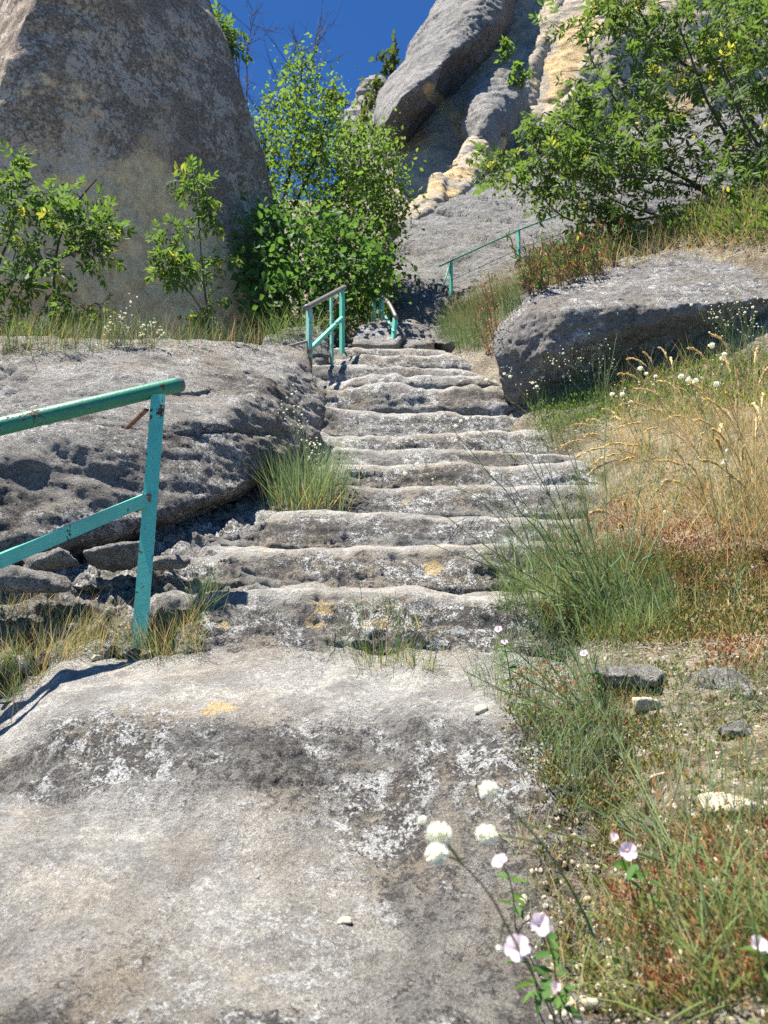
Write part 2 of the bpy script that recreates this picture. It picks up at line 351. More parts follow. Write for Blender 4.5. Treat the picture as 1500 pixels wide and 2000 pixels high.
def build_step(k, ctrl, x0, x1, xl, xr, dx, wav, rough, label=None, drop_right=None):
    # ctrl rows: distance, height, wear
    R = profile_rows(ctrl, dx, 17 if k == 1 else 3); xs = np.arange(x0, x1, dx)
    X = np.repeat(xs[None, :], len(R), 0); D = np.repeat(R[:, 0:1], len(xs), 1); Z = np.repeat(R[:, 1:2], len(xs), 1); W = np.repeat(R[:, 2:3], len(xs), 1)
    q = np.stack([xs, 0 * xs + k * 7.3, 0 * xs], 1)
    dz = (.035 * math.sin(k * 2.4 + 1) * xs if k > 2 else 0) + wav * (fbm(q / 0.42, 3) + .45 * fbm(q / .11, 2)); dd = 1.6 * wav * fbm(q / 0.45 + 31, 3) + .02 * fbm(q / .1 + 7, 2)
    top = sstep(R[0, 1], R[:, 1].max(), R[:, 1])[:, None]
    Z = Z + dz[None, :] * top; D = D + dd[None, :]
    f = np.maximum(1 - sstep(xl - 0.25, xl + 0.05, X + 0.4 * fbm(np.stack([D, X * 0, Z], -1).reshape(-1, 3) / .3, 2).reshape(X.shape)), sstep(xr - 0.05, xr + 0.35, X))
    Zl = line(D) - 0.03
    Z = Z * (1 - f) + Zl * f; W = W * (1 - f)
    if drop_right is not None: Z = Z - drop_right(X, D)
    if k == 1:                                                # the ledge front leans out and gets taller to the right
        lo = 1 - sstep(-.40, -.17, R[:, 1])[:, None]; D = D - lo * .15 * np.clip(X + .9, 0, 1.2) - lo * .04; Z = Z - lo * .10 * (X + .70)
    V = np.stack([X, D, Z], -1).reshape(-1, 3); F = grid_faces(len(R), len(xs))
    N = normals_of(V, F); w = W.ravel()
    if k == 1:
        near = 1 - sstep(1.88, 2.0, V[:, 1] + .08 * fbm(V / .15, 3)); sw, sd = slab_wear(V, w); w = np.maximum(w, sw * near)
    rgh = rough * (1.0 - 0.72 * w) + 0.06 * (f.ravel())
    if k == 1: rgh = rgh * (1 - .55 * near)
    a = fbm(V / 0.16, 4, 0.55, k * 3.1); b = ridged(V / 0.045, 3, 0.6, k * 1.7); s = fbm(V / np.array([0.6, 0.12, 0.06]), 3, .5, k)
    V = V + N * (rgh * (a * 1.0 + b * 0.28 + s * 0.7))[:, None]
    if k == 1:
        cr = ridged(V / np.array((.55, .30, .30)) + .25 * fbm(V / .12, 3)[:, None], 1, .5, 3.3); cr2 = ridged(V / np.array((.22, .16, .2)) + .2 * fbm(V / .07, 2)[:, None], 1, .5, 8.1)
        V = V - N * ((.007 * np.clip(cr - .90, 0, 1) / .10 * sstep(-.1, .3, fbm(V / .5, 2, .5, 5)) + .005 * np.clip(cr2 - .9, 0, 1) / .1 * (1 - w)) * (1 - .5 * w))[:, None]
        V = V + N * ((1 - w) * (.016 * fbm(V / .04, 4, .6, 2.7) + .02 * fbm(V / np.array((.3, .12, .1)), 4, .55, 1.9) + .012 * np.maximum(0, fbm(V / .08, 2, .5, 6.6))))[:, None]
    if k >= 2:
        st = V[:, 2] / .062 + 1.6 * fbm(V / np.array((.5, .5, .3)), 3, .5, 2.2 * k); fr = st - np.floor(st)
        V = V + N * ((.034 * (fr - .5) * (.4 + .6 * vnoise(V / .3 + k)) + .03 * fbm(V / np.array((.35, .2, .12)), 3, .5, 4.4 * k)) * (1 - .8 * w))[:, None]
    dark = np.clip(1 - w * 1.6, 0, 1) * 0.75 * (1 - .3 * f.ravel())
    wear = np.clip(w + 0.25 * fbm(V / 0.2, 3, .5, 9) * (w > 0.05), 0, 1)
    if k == 1: wear = wear * (1 - near) + sw * near; dark = dark * (1 - near) + sd * near
    tan = 0 * w
    for (tu, tv, tr, td) in TAN_SPOTS:
        c = P(tu, tv, td); rr = np.linalg.norm((V - c) / np.array([1.0, 1.6, 1]), axis=1) + .9 * tr * fbm(V / .045, 4, .6)
        tan = np.maximum(tan, 1.0 * (1 - sstep(tr * 0.75, tr, rr)))
    o = part('step', V, F, stairs, M['step'], {'wear': wear, 'dark': dark, 'tan': tan * .5})
    if label: o['label'] = label
    STEP_MESH.append((V, F))
TAN_SPOTS = [(628, 1187, .05, 2.98), (430, 1368, .06, 2.24), (850, 1105, .05, 3.5), (900, 1078, .06, 3.65), (520, 1065, .05, 3.6), (632, 765, .06, 6.6),
             (100, 1770, .045, 1.25), (170, 1790, .04, 1.22), (480, 1905, .03, 1.12), (610, 1220, .05, 2.92), (440, 1225, .04, 2.9), (330, 1880, .03, 1.15), (260, 1660, .03, 1.5), (560, 1800, .03, 1.25)]
# the first ledge
def ledge_drop(X, D):
    up = sstep(1.95, 2.2, D); n = fbm(np.stack([X, D, 0 * X], -1).reshape(-1, 3) / .35, 4, .5, 2.2).reshape(X.shape)
    return up * (0.8 * np.clip(-(X + 1.04 + 0.42 * (D - 2.5)), 0, 2) + 0.15 * np.clip(X - .55, 0, 2)) + (1 - up) * (.35 * np.clip(X - (xright(D) + .05), 0, 2) - .035 * n)
build_step(1, [(0.15, -0.66, 0), (0.5, -.60, 0), (0.9, -0.545, 0), (1.15, -.49, 0), (1.5, -0.44, 0), (1.75, -.405, 0), (1.92, -.375, 0), (2.0, -.335, 0), (2.07, -.285, 0), (2.13, -0.235, 0), (2.19, -0.195, .0), (2.27, -0.165, .6), (2.4, -0.125, .95), (2.6, -.07, .85), (2.75, -.02, .5), (2.9, 0.03, .1), (3.06, .06, 0)],
           -1.7, 1.4, -9, 9, 0.0052, 0.05, 0.026, 'broad pale worn slab rising over a dark crusted front to the lowest, widest ledge', ledge_drop)
for k in range(1, 14):
    nd, nz = ND[k], NZ[k]; pd, pz = ND[k - 1], NZ[k - 1]
    if k == 1: bz, bd = 0.0, 2.80
    else: bz, bd = pz + 0.035, nd - 0.19
    nxt = ND[k + 1] if k < 13 else nd + 1.6
    nxz = nz + (0.04 if k < 13 else 0.55)
    back = nxt - 0.06 if k < 13 else nxt
    h = nz - bz
    ctrl = [(bd + 0.06, bz - 0.10, 0), (bd, bz, .15), (bd + .35 * (nd - bd), bz + h * .42, 0), (nd - 0.06, nz - 0.075, 0.0), (nd - 0.02, nz - 0.028, .45), (nd + 0.02, nz - 0.006, 1), (nd + 0.14, nz + 0.012, 1), ((nd + back) / 2 + .05, nz + .03, .7), (back, nxz, .3), (back + .1, nxz - .03, .2)]
    build_step(k + 1, ctrl, -1.9 if k < 6 else -1.35, 2.1 if k < 9 else 1.5, XL[k], XR[k], 0.0034 * nd, WAV[k], 0.036 if k < 3 else .028)

# ---------------------------------------------------------------- boulders and cliffs
ROCKS = []
def boulder(name, hulls, mat, label, cat, voxel, group=None, kind=None, attrs=None, **kw):
    V, F = rock_geo(hulls, voxel, **kw)
    at = {'wear': np.zeros(len(V)), 'dark': np.zeros(len(V)), 'tan': np.zeros(len(V))}
    if attrs: at.update(attrs(V, F))
    o = solid(name, V, F, M[mat], label, cat, group, kind, at); ROCKS.append((V, F)); return o
lower = pts((-300, 1090, 3.0), (0, 1062, 3.35), (120, 1058, 3.45), (300, 1008, 3.8), (480, 950, 4.3), (560, 890, 4.9), (622, 845, 5.6), (626, 775, 5.95), (595, 738, 5.9),
            (0, 900, 3.45), (250, 860, 3.85), (440, 810, 4.4), (-300, 900, 3.05), (0, 838, 4.0), (330, 800, 4.6), (560, 725, 5.6), (-300, 830, 3.8))
lower = lower + [p + np.array((-.5, 1.2, -.1)) for p in lower]
upper = pts((-300, 850, 3.9), (0, 838, 4.1), (150, 832, 4.15), (330, 796, 4.5), (520, 760, 5.3), (612, 762, 5.9), (598, 706, 6.1), (560, 690, 6.1), (430, 676, 5.6), (300, 688, 5.25), (0, 712, 4.9), (-300, 730, 4.5),
            (-300, 690, 6.0), (0, 690, 6.4), (400, 676, 6.9))
upper = upper + [p + np.array((-.4, 1.0, -.5)) for p in upper]
def lb_attr(V, F):
    N = normals_of(V, F)
    return {'dark': 0.45 * fbm(V / .5, 3, .5, 4)}
lower = lower + [p + np.array((0, .02, -.02)) for p in lower[:3]]
lb = thing('boulder', tuple(P(300, 1010, 3.8)), 'long layered grey boulder behind the near turquoise railing, crusted with pale lichen', 'boulder')
for hull, lab, of in ((lower, 'thick lower layer overhanging the rubble', 0.0), ([p + np.array((0, 0, .075)) for p in upper], 'flatter upper layer, paler on top', 7.7)):
    V, F = rock_geo([hull], 0.018, 3, 0.06, 0.6, 0.008, 0.008, (0.12, -0.28, 1), .26, of, .0, .024)
    V = V + normals_of(V, F) * (.026 * fbm(V / np.array((.16, .16, .08)), 5, .65, of))[:, None]
    z = np.zeros(len(V)); o = part('layer', V, F, lb, M['boulder'], {'wear': z, 'tan': z, 'dark': (.45 if of == 0 else -.15) + .8 * fbm(V / .5, 3, .5, 4)}); o['label'] = lab; ROCKS.append((V, F))
chip = pts((-60, 860, 3.55), (60, 828, 3.7), (130, 832, 3.85), (152, 862, 3.8), (105, 884, 3.62), (0, 905, 3.45), (-60, 915, 3.4)); chip = chip + [p + np.array((-.1, .35, -.06)) for p in chip]
boulder('rock', [chip], 'boulder_grey', 'flat broken slab lying on the layered boulder under the green handrail', 'rock', 0.012, smooth=3, amp=0.03, size=0.25, fine=0.01, strata=.02, bed=(.1, -.2, 1), bed_size=.07, off=3)
rb = pts((1035, 580, 6.9), (1075, 560, 7.2), (1200, 522, 7.7), (1320, 486, 8.2), (1500, 478, 8.4), (1700, 480, 8.6), (1038, 618, 6.45), (1110, 606, 6.25), (1330, 604, 6.2), (1420, 590, 6.2), (1600, 570, 6.4),
         (966, 690, 6.7), (962, 655, 6.9), (985, 628, 6.9), (978, 745, 6.75), (1010, 790, 6.75), (1060, 690, 6.32), (1200, 752, 6.9), (1400, 720, 7.1), (1600, 700, 7.3))
rb = rb + [p + np.array((.5, 1.3, -.8)) for p in rb]
boulder('boulder', [rb], 'boulder_grey', 'big flat-topped grey boulder with white lichen spots at the right of the steps', 'boulder', 0.018, smooth=1, amp=0.04, size=0.5, fine=0.03, terrace=.010, strata=0.006, bed=(-.15, -.45, 1), bed_size=.35, off=11)
b2 = pts((1322, 470, 8.3), (1330, 425, 8.5), (1385, 420, 8.5), (1425, 440, 8.4), (1420, 470, 8.3)); b2 += [p + np.array((.1, .7, .0)) for p in b2]
boulder('rock', [b2], 'boulder_grey', 'small pale block under the branches on top of the flat-topped boulder', 'rock', 0.018, smooth=4, amp=0.05, size=0.3, fine=0.012, strata=.02, bed_size=.12, off=14)
b3 = pts((1170, 545, 7.6), (1185, 512, 7.8), (1230, 498, 7.9), (1285, 505, 7.9), (1300, 525, 7.8), (1240, 560, 7.4)); b3 += [p + np.array((.1, .6, -.2)) for p in b3]
boulder('rock', [b3], 'boulder_grey', 'dark rough rock behind the flat-topped boulder beside the bushy slope', 'rock', 0.018, smooth=4, amp=0.06, size=0.3, fine=0.015, off=15)
b4 = pts((515, 690, 7.6), (520, 655, 7.8), (575, 640, 8.1), (625, 636, 8.2), (640, 655, 8.1), (645, 700, 7.9), (600, 720, 7.6)); b4 += [p + np.array((-.1, .8, -.4)) for p in b4]
boulder('rock', [b4], 'boulder_grey', 'grey rock behind the rusty-footed second railing at the left edge of the flight', 'rock', 0.02, smooth=4, amp=0.06, size=0.4, fine=0.015, strata=.03, off=16)
b5 = pts((686, 672, 9.4), (700, 635, 9.8), (735, 618, 10.1), (775, 632, 10.0), (790, 655, 9.6), (770, 676, 9.3)); b5 += [p + np.array((0, .9, -.4)) for p in b5]
boulder('rock', [b5], 'boulder_grey', 'dark humped rock at the top of the flight under the small third railing', 'rock', 0.02, smooth=4, amp=0.06, size=0.4, fine=0.015, off=17)
b6 = pts((770, 640, 10.6), (800, 622, 11), (835, 640, 10.6), (850, 668, 9.8), (800, 680, 9.4), (775, 672, 9.6)); b6 += [p + np.array((0, .9, -.5)) for p in b6]
boulder('rock', [b6], 'boulder_grey', 'low stepped rock right of the third railing at the head of the stairs', 'rock', 0.02, smooth=4, amp=0.06, size=0.4, fine=0.015, strata=.05, bed_size=.15, off=18)
# rubble under the near boulder
for i, (u, v, d, s, lab) in enumerate([(225, 1085, 3.35, .10, 'grey wedge of rock propping the layered boulder behind the near post'), (130, 1105, 3.2, .09, 'dark stone in the gap under the layered boulder at the far left'), (330, 1100, 3.2, .07, 'small pale stone in the shadow gap right of the near post'),
                                       (60, 1130, 3.05, .12, 'broad rough stone below the turquoise middle rail')]):
    c = P(u, v, d); pp = [c + s * np.array((RNG.normal(0, 1), RNG.normal(0, .7), RNG.normal(0, .35))) for _ in range(14)]
    boulder('rock', [pp], 'boulder', lab, 'rock', 0.012, smooth=3, amp=0.02, size=0.2, fine=0.01, strata=.015, bed_size=.05, off=30 + i)
# the tall rock on the left
face = pts((122, -160, 8.3), (108, 0, 8.45), (80, 130, 8.6), (25, 400, 8.85), (0, 700, 9.0), (-250, 760, 8.7), (345, -160, 10.2), (368, 0, 10.4), (392, 70, 10.5), (434, 165, 10.65), (484, 240, 10.8), (530, 318, 11.0), (554, 395, 11.2), (564, 470, 11.3), (562, 560, 11.3), (552, 700, 11.3))
flank = pts((30, -100, 9.7), (-30, 70, 10.2), (-120, 300, 10.3), (-300, 700, 9.7))
bigr = face + flank + [p + np.array((-1.5, 6, -.5)) for p in face[:1] + face[6:]] + [p + np.array((-1, 5, 0)) for p in flank]
def br_attr(V, F):
    N = normals_of(V, F)
    u, v = pix_of(V)
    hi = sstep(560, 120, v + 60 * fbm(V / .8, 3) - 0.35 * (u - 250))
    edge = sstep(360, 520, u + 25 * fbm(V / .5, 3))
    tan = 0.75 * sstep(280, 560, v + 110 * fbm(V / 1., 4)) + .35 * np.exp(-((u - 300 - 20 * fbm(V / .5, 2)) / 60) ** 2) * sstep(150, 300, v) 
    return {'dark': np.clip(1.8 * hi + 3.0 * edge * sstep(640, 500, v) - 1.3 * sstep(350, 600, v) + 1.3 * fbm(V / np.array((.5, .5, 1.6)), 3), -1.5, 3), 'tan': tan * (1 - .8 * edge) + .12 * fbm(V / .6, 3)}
def pix_of(V):
    y = V[:, 1] * CP + V[:, 2] * SP; z = -V[:, 1] * SP + V[:, 2] * CP
    return 750 + FPX * V[:, 0] / y, 1000 - FPX * z / y
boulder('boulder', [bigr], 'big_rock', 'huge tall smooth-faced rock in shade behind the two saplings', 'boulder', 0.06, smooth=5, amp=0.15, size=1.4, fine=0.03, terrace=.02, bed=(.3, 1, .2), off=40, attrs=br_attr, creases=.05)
# far outcrops
f1 = pts((683, 215, 34), (700, 165, 34), (725, 147, 35), (745, 150, 36), (765, 200, 34)); f1 += [p + np.array((1, 5, -4)) for p in f1]
boulder('outcrop', [f1], 'cliff', 'dark rounded outcrop on the skyline left of the cliff', 'outcrop', 0.12, smooth=3, amp=.25, size=2.0, fine=.05, strata=.2, bed_size=1.2, off=50)
f2 = pts((655, 300, 31), (672, 222, 32), (700, 190, 33), (760, 182, 33), (775, 300, 30), (720, 330, 29)); f2 += [p + np.array((1, 5, -4)) for p in f2]
boulder('outcrop', [f2], 'cliff', 'pale stepped outcrop below the dark rounded one', 'outcrop', 0.12, smooth=3, amp=.25, size=2.0, fine=.05, strata=.25, bed_size=1.0, off=51)

# the cliff
cliff = thing('cliff', tuple(P(900, 640, 14)), 'overhanging grey and ochre cliff rising at the right of the stairs', 'cliff')
CL = []
def cliff_part(name, hulls, mat, voxel, attrs=None, label=None, **kw):
    V, F = rock_geo(hulls, voxel, **kw)
    at = {'wear': np.zeros(len(V)), 'dark': np.zeros(len(V)), 'tan': np.zeros(len(V))}
    if attrs: at.update(attrs(V, F))
    o = part(name, V, F, cliff, M[mat], at); ROCKS.append((V, F))
    if label: o['label'] = label
    return o
sl = pts((762, 650, 11), (772, 480, 15.5), (798, 430, 17.3), (930, 362, 19.5), (1060, 318, 21), (1300, 240, 23), (1500, 200, 24), (1500, 560, 13), (1150, 560, 12.3), (1000, 650, 10.9), (860, 670, 10.4))
sl += [p + np.array((1.5, 5, -2.5)) for p in sl]
def sl_attr(V, F):
    u, v = pix_of(V)
    s = -(v - 590 + 0.62 * (u - 830))                  # pale ledge line under the upper handrail
    return {'tan': .28 * np.exp(-(s / 10) ** 2) * (u < 1000), 'dark': .1 * fbm(V / 1.0, 3)}
cliff_part('slab', [sl], 'slab', 0.055, sl_attr, 'tilted bare grey slab at the foot of the cliff', smooth=3, amp=.22, size=1.6, fine=.08, strata=.16, bed=(.45, -.45, 1), bed_size=.75, off=60)
wall = pts((745, 480, 20.5), (755, 250, 24.8), (900, 90, 27.4), (1010, -120, 29), (1650, -300, 31), (1650, 330, 26), (1060, 330, 23.4), (930, 372, 22.6), (800, 440, 21))
wall += [p + np.array((2, 6, -1)) for p in wall]
def wall_attr(V, F):
    u, v = pix_of(V)
    def streak(a, b, w, amt):
        a = np.array(a, float); b = np.array(b, float); t = np.clip(((u - a[0]) * (b - a)[0] + (v - a[1]) * (b - a)[1]) / ((b - a) ** 2).sum(), 0, 1)
        dd = np.hypot(u - a[0] - t * (b - a)[0], v - a[1] - t * (b - a)[1]) + w * .8 * fbm(V / 1.0, 3)
        return amt * (1 - sstep(w * .5, w * 1.1, dd))
    t = streak((845, 190), (905, 245), 24, .45) + streak((775, 215), (825, 290), 16, .4) + streak((905, 260), (915, 290), 16, .35) + streak((1130, 60), (1060, 330), 40, .45) + streak((1180, 0), (1090, 130), 30, .5) + streak((1320, 150), (1240, 330), 60, .3)
    return {'tan': t, 'dark': .6 * (1 - sstep(960, 1040, u)) + .5 * fbm(V / 1.5, 3)}  # shade of the hollow painted into the left part, plus random tone
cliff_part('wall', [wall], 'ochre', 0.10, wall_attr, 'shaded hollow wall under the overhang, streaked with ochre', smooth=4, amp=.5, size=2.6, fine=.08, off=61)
dome = pts((737, 248, 21.8), (742, 205, 22.6), (760, 160, 23.6), (820, 75, 26), (872, -5, 27.5), (905, -90, 29), (1060, -120, 28), (752, 244, 20.8), (786, 188, 20.2), (836, 154, 20.4), (890, 100, 21.4), (936, 68, 22.4), (972, 32, 23.4), (990, -80, 25),
           (775, 300, 23.8), (850, 258, 25.0), (925, 170, 26.0), (1005, 70, 27.5))
dome += [p + np.array((1.5, 5, 4.0)) for p in dome]
def dome_attr(V, F):
    u, v = pix_of(V)
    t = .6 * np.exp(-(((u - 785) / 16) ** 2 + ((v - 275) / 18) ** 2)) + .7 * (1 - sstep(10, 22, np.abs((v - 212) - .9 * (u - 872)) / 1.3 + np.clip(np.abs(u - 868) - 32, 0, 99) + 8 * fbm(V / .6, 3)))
    return {'tan': t, 'dark': .9 * sstep(-.1, .3, -normals_of(V, F)[:, 2]) + .25}  # downward faces darkened: underside shade painted into the colour
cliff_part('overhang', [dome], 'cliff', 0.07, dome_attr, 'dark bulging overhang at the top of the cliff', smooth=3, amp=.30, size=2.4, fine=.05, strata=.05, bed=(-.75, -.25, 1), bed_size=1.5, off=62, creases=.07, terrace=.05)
jaw = pts((748, 320, 25), (752, 280, 25.4), (800, 290, 25.2), (850, 330, 24.2), (862, 390, 22.4), (800, 440, 20.6), (752, 470, 20.4)); jaw += [p + np.array((1, 4, 0)) for p in jaw]
cliff_part('recess', [jaw], 'cliff', 0.08, lambda V, F: {'tan': .6 * np.exp(-((pix_of(V)[0] - 775) / 14) ** 2), 'dark': .3 + 0 * V[:, 0]}, smooth=6, amp=.5, size=1.6, fine=.06, off=63)
bul = pts((915, 215, 22), (925, 175, 22.4), (965, 150, 22.8), (1005, 140, 23), (1012, 190, 22.2), (990, 250, 21.2), (950, 300, 20.8), (915, 290, 20.9), (905, 250, 21.4), (960, 215, 20.6)); bul += [p + np.array((1, 3, 0)) for p in bul]
cliff_part('bulge', [bul], 'cliff', 0.07, lambda V, F: {'dark': .12 + 0 * V[:, 0]}, 'rounded grey bulge below the overhang', smooth=6, amp=.35, size=1.2, fine=.07, off=64)
def ledge_attr(V, F): return {'tan': .25 + .5 * fbm(V / .9, 3) - .6 * sstep(0.25, .6, fbm(V / 1.3, 2, .5, 8)), 'dark': -.3 + 0 * V[:, 0]}
led1 = pts((788, 440, 17.0), (800, 405, 17.4), (850, 345, 18.6), (868, 350, 18.5), (862, 385, 17.7), (838, 418, 17.1)); led1 += [p + np.array((.8, 2.5, -.4)) for p in led1]
led2 = pts((850, 400, 17.8), (862, 350, 18.6), (905, 300, 19.8), (942, 282, 20.4), (950, 315, 19.7), (930, 358, 18.9), (890, 385, 18.2)); led2 += [p + np.array((.8, 2.5, -.3)) for p in led2]
led3 = pts((870, 325, 19.6), (930, 255, 21.3), (960, 260, 21.3), (950, 300, 20.3)); led3 += [p + np.array((.8, 2.5, -.3)) for p in led3]
cliff_part('ledge', [led1, led2, led3], 'ochre', 0.055, ledge_attr, 'ochre broken ledge between the grey slab and the overhang', smooth=8, amp=.30, size=1.3, fine=.035, strata=.04, bed=(-.5, -.3, 1), bed_size=.9, off=65)
rib = []
for (a, b, w) in (((930, 330, 20.6), (1000, 210, 23.1), 22), ((1000, 215, 23.1), (1070, 60, 25.7), 30), ((1070, 70, 25.7), (1120, -90, 28.2), 36), ((1060, 300, 21.8), (1150, 120, 25), 36), ((1150, 130, 25), (1240, -60, 28), 42)):
    c0, c1 = P(*a), P(*b); e0, e1 = w * PX(a[2]), w * PX(b[2])
    o4 = [(-1.5, .3, 0), (.1, -.6, .5), (1.6, .3, .1), (-.2, -.5, -.5), (0, 2.5, 0)]
    rib.append([c0 + e0 * np.array(q) for q in o4] + [c1 + e1 * np.array(q) for q in o4])
cliff_part('rib', rib, 'ochre', 0.08, lambda V, F: {'tan': .0 + .5 * fbm(V / np.array((1.2, 1.2, 2.5)), 3) + .35 * np.exp(-((pix_of(V)[0] - 1060 - .5 * (150 - pix_of(V)[1])) / 30) ** 2), 'dark': -.1 + 0 * V[:, 0]}, 'sloping ochre and grey ribs right of the overhang', smooth=12, amp=.28, size=1.6, fine=.06, off=66)

# ---------------------------------------------------------------- ray casting on what is built so far
_allV = [GV] + [v for v, f in STEP_MESH] + [v for v, f in ROCKS]
_allF = [grid_faces(len(gy), len(gx))] + [f for v, f in STEP_MESH] + [f for v, f in ROCKS]
_o = np.cumsum([0] + [len(v) for v in _allV])
BVH = BVHTree.FromPolygons(np.concatenate(_allV).tolist(), np.concatenate([f + o for f, o in zip(_allF, _o)]).tolist())
del _allV, _allF
def hit(u, v):
    r = Vector(ray(u, v)); h = BVH.ray_cast(Vector((0, 0, 0)), r.normalized())
    return None if h[0] is None else np.array(h[0])
def drop(x, y, top=None):
    z0 = 30.0 if top is None else top
    h = BVH.ray_cast(Vector((x, y, z0)), Vector((0, 0, -1)))
    return None if h[0] is None else np.array(h[0])

# ---------------------------------------------------------------- railings
def frame_of(a, b, up=(0, 0, 1)):
    y = np.array(b, float) - np.array(a, float); L = np.linalg.norm(y); y /= L
    x = np.cross(y, up)
    if np.linalg.norm(x) < 1e-3: x = np.cross(y, (0, 1, 0))
    x /= np.linalg.norm(x); z = np.cross(x, y); return x, y, z, L
def prism(sec, a, b, up=(0, 0, 1), n=1):
    x, y, z, L = frame_of(a, b, up); V = []; F = []; k = len(sec)
    for i in range(n + 1):
        c = np.array(a, float) + y * L * i / n
        V += [c + x * p[0] + z * p[1] for p in sec]
    F4 = []
    for i in range(n):
        for j in range(k): F4.append((i * k + j, i * k + (j + 1) % k, (i + 1) * k + (j + 1) % k, (i + 1) * k + j))
    caps = []
    for base, rev in ((0, True), (n * k, False)):
        idx = [base + j for j in range(k)]
        for j in range(1, k - 1): caps.append((idx[0], idx[j + 1], idx[j]) if rev else (idx[0], idx[j], idx[j + 1]))
    return np.array(V), [np.array(F4), np.array(caps)]
def sec_round(r, k=16): return [(r * math.cos(2 * math.pi * i / k), r * math.sin(2 * math.pi * i / k)) for i in range(k)]
def sec_L(w, t, rot=0):
    s = [(0, 0), (w, 0), (w, t), (t, t), (t, w), (0, w)]; c = w * .3; ca, sa = math.cos(rot), math.sin(rot)
    return [((x - c) * ca - (y - c) * sa, (x - c) * sa + (y - c) * ca) for x, y in s]
def sec_angle(w, t): return [(0, 0), (0, -w), (-t, -w), (-t, -t), (-w, -t), (-w, 0)]
def sec_box(w, h): return [(-w / 2, -h / 2), (w / 2, -h / 2), (w / 2, h / 2), (-w / 2, h / 2)]
def rail_part(name, parent, sec, a, b, mat, up=(0, 0, 1), n=12, rust=None, label=None, bow=0, smooth=False):
    V, F = prism(sec, a, b, up, n)
    t = np.repeat(np.linspace(0, 1, n + 1), len(sec))
    if bow: V = V + np.outer(np.sin(t * math.pi) * bow, (0, 0, -1))
    o = part(name, V, F, parent, M[mat], {'rust': (rust(t) if rust else 0 * t)}, smooth=smooth)
    if label: o['label'] = label
    return o
r1 = thing('metal_railing', tuple(P(265, 1275, 2.9)), 'near turquoise railing with round green handrail on a leaning angle-iron post', 'railing', 'turquoise railings beside the steps')
rail_part('post', r1, sec_L(.056, .007, math.radians(244)), P(264, 1296, 2.9), P(305, 772, 2.94), 'turquoise', (-.35, -1, 0), 30, lambda t: .6 * (t < .03) + .12)
def bend_point(a, b, u=-14):                              # made-up turn out of view, keeping the rail's shadow off the ledge
    a = np.array(a); b = np.array(b); lo, hi = 0.0, 1.0
    for _ in range(40):
        m = (lo + hi) / 2; p = a + (b - a) * m; y = p[1] * CP + p[2] * SP
        if 750 + FPX * p[0] / y < u: lo = m
        else: hi = m
    return a + (b - a) * lo
hb_ = bend_point(P(-420, 932, 2.22), P(350, 751, 3.02)); mb_ = bend_point(P(-380, 1240, 2.1), P(288, 963, 2.90)); aside = np.array((-1.5, .25, -.12))
h1 = rail_part('handrail', r1, sec_round(.032, 20), hb_, P(350, 751, 3.02), 'green', n=40, smooth=True)
rail_part('handrail', r1, sec_round(.032, 20), hb_ + aside, hb_ + np.array((.01, 0, 0)), 'green', n=20, smooth=True)  # unseen run, added to lead the handrail's shadow away
rail_part('middle_rail', r1, sec_angle(.046, .006), mb_ + aside, mb_ + np.array((.01, 0, 0)), 'turquoise', n=14)  # unseen run of the middle rail, added along the same turn
rail_part('post', r1, sec_L(.056, .007, math.radians(244)), hb_ + aside * .93 - np.array((0, 0, 1.1)), hb_ + aside * .93, 'turquoise', (-.35, -1, 0), 20)  # unseen post, made up to carry the turned rails
part('end_cap', *prism(sec_round(.033, 20), P(343, 752.5, 3.01), P(352, 750.3, 3.027)), h1, M['bare_rail'], {'rust': np.zeros(40)}, False)
rail_part('middle_rail', r1, sec_angle(.046, .006), mb_, P(288, 963, 2.90), 'turquoise', (0, 0, 1), 30)
rail_part('weld', r1, sec_box(.03, .03), P(286, 973, 2.90), P(291, 971, 2.93), 'rust')
rail_part('bracket', r1, sec_box(.02, .008), P(286, 800, 2.96), P(247, 837, 3.5), 'rust', label='short rusty flat strip behind the post')
r2 = thing('metal_railing', tuple(P(603, 800, 7.25)), 'second railing up the steps with grey handrail and rust-streaked front post', 'railing', 'turquoise railings beside the steps')
rail_part('post', r2, sec_L(.05, .007, math.radians(225)), P(602, 815, 7.25), P(604, 603, 7.30), 'streaked', (0, -1, 0), 24, lambda t: .75 * np.exp(-((t - .35) / .3) ** 2))
rail_part('post', r2, sec_L(.03, .006, math.radians(225)), P(648, 712, 8.0), P(647, 580, 8.05), 'pale_turquoise', (0, -1, 0), 20)
rail_part('post', r2, sec_L(.045, .007, math.radians(225)), P(668, 690, 8.25), P(668, 564, 8.30), 'turquoise', (0, -1, 0), 20)
rail_part('handrail', r2, sec_round(.028, 16), P(596, 602, 7.2), P(673, 561, 8.38), 'bare_rail', n=20, smooth=True)
rail_part('middle_rail', r2, sec_angle(.04, .006), P(609, 678, 7.3), P(671, 617, 8.27), 'turquoise', n=20)
rail_part('brace', r2, sec_round(.012, 8), P(625, 636, 8.6), P(666, 578, 8.33), 'rust', smooth=True)
rail_part('rod', r2, sec_round(.014, 8), P(526, 687, 6.9), P(602, 666, 7.3), 'bare_rail', label='rusty rod reaching back over the boulder', smooth=True)
r3 = thing('metal_railing', tuple(P(770, 674, 9.6)), 'small third railing with dark bent handrail at the top of the flight', 'railing', 'turquoise railings beside the steps')
rail_part('post', r3, sec_L(.05, .007, math.radians(225)), P(767, 678, 9.5), P(772, 620, 9.55), 'turquoise', (0, -1, 0), 16)
rail_part('post', r3, sec_L(.045, .007, math.radians(225)), P(746, 650, 10.2), P(745, 583, 10.25), 'turquoise', (0, -1, 0), 16, lambda t: .7 * (t < .25))
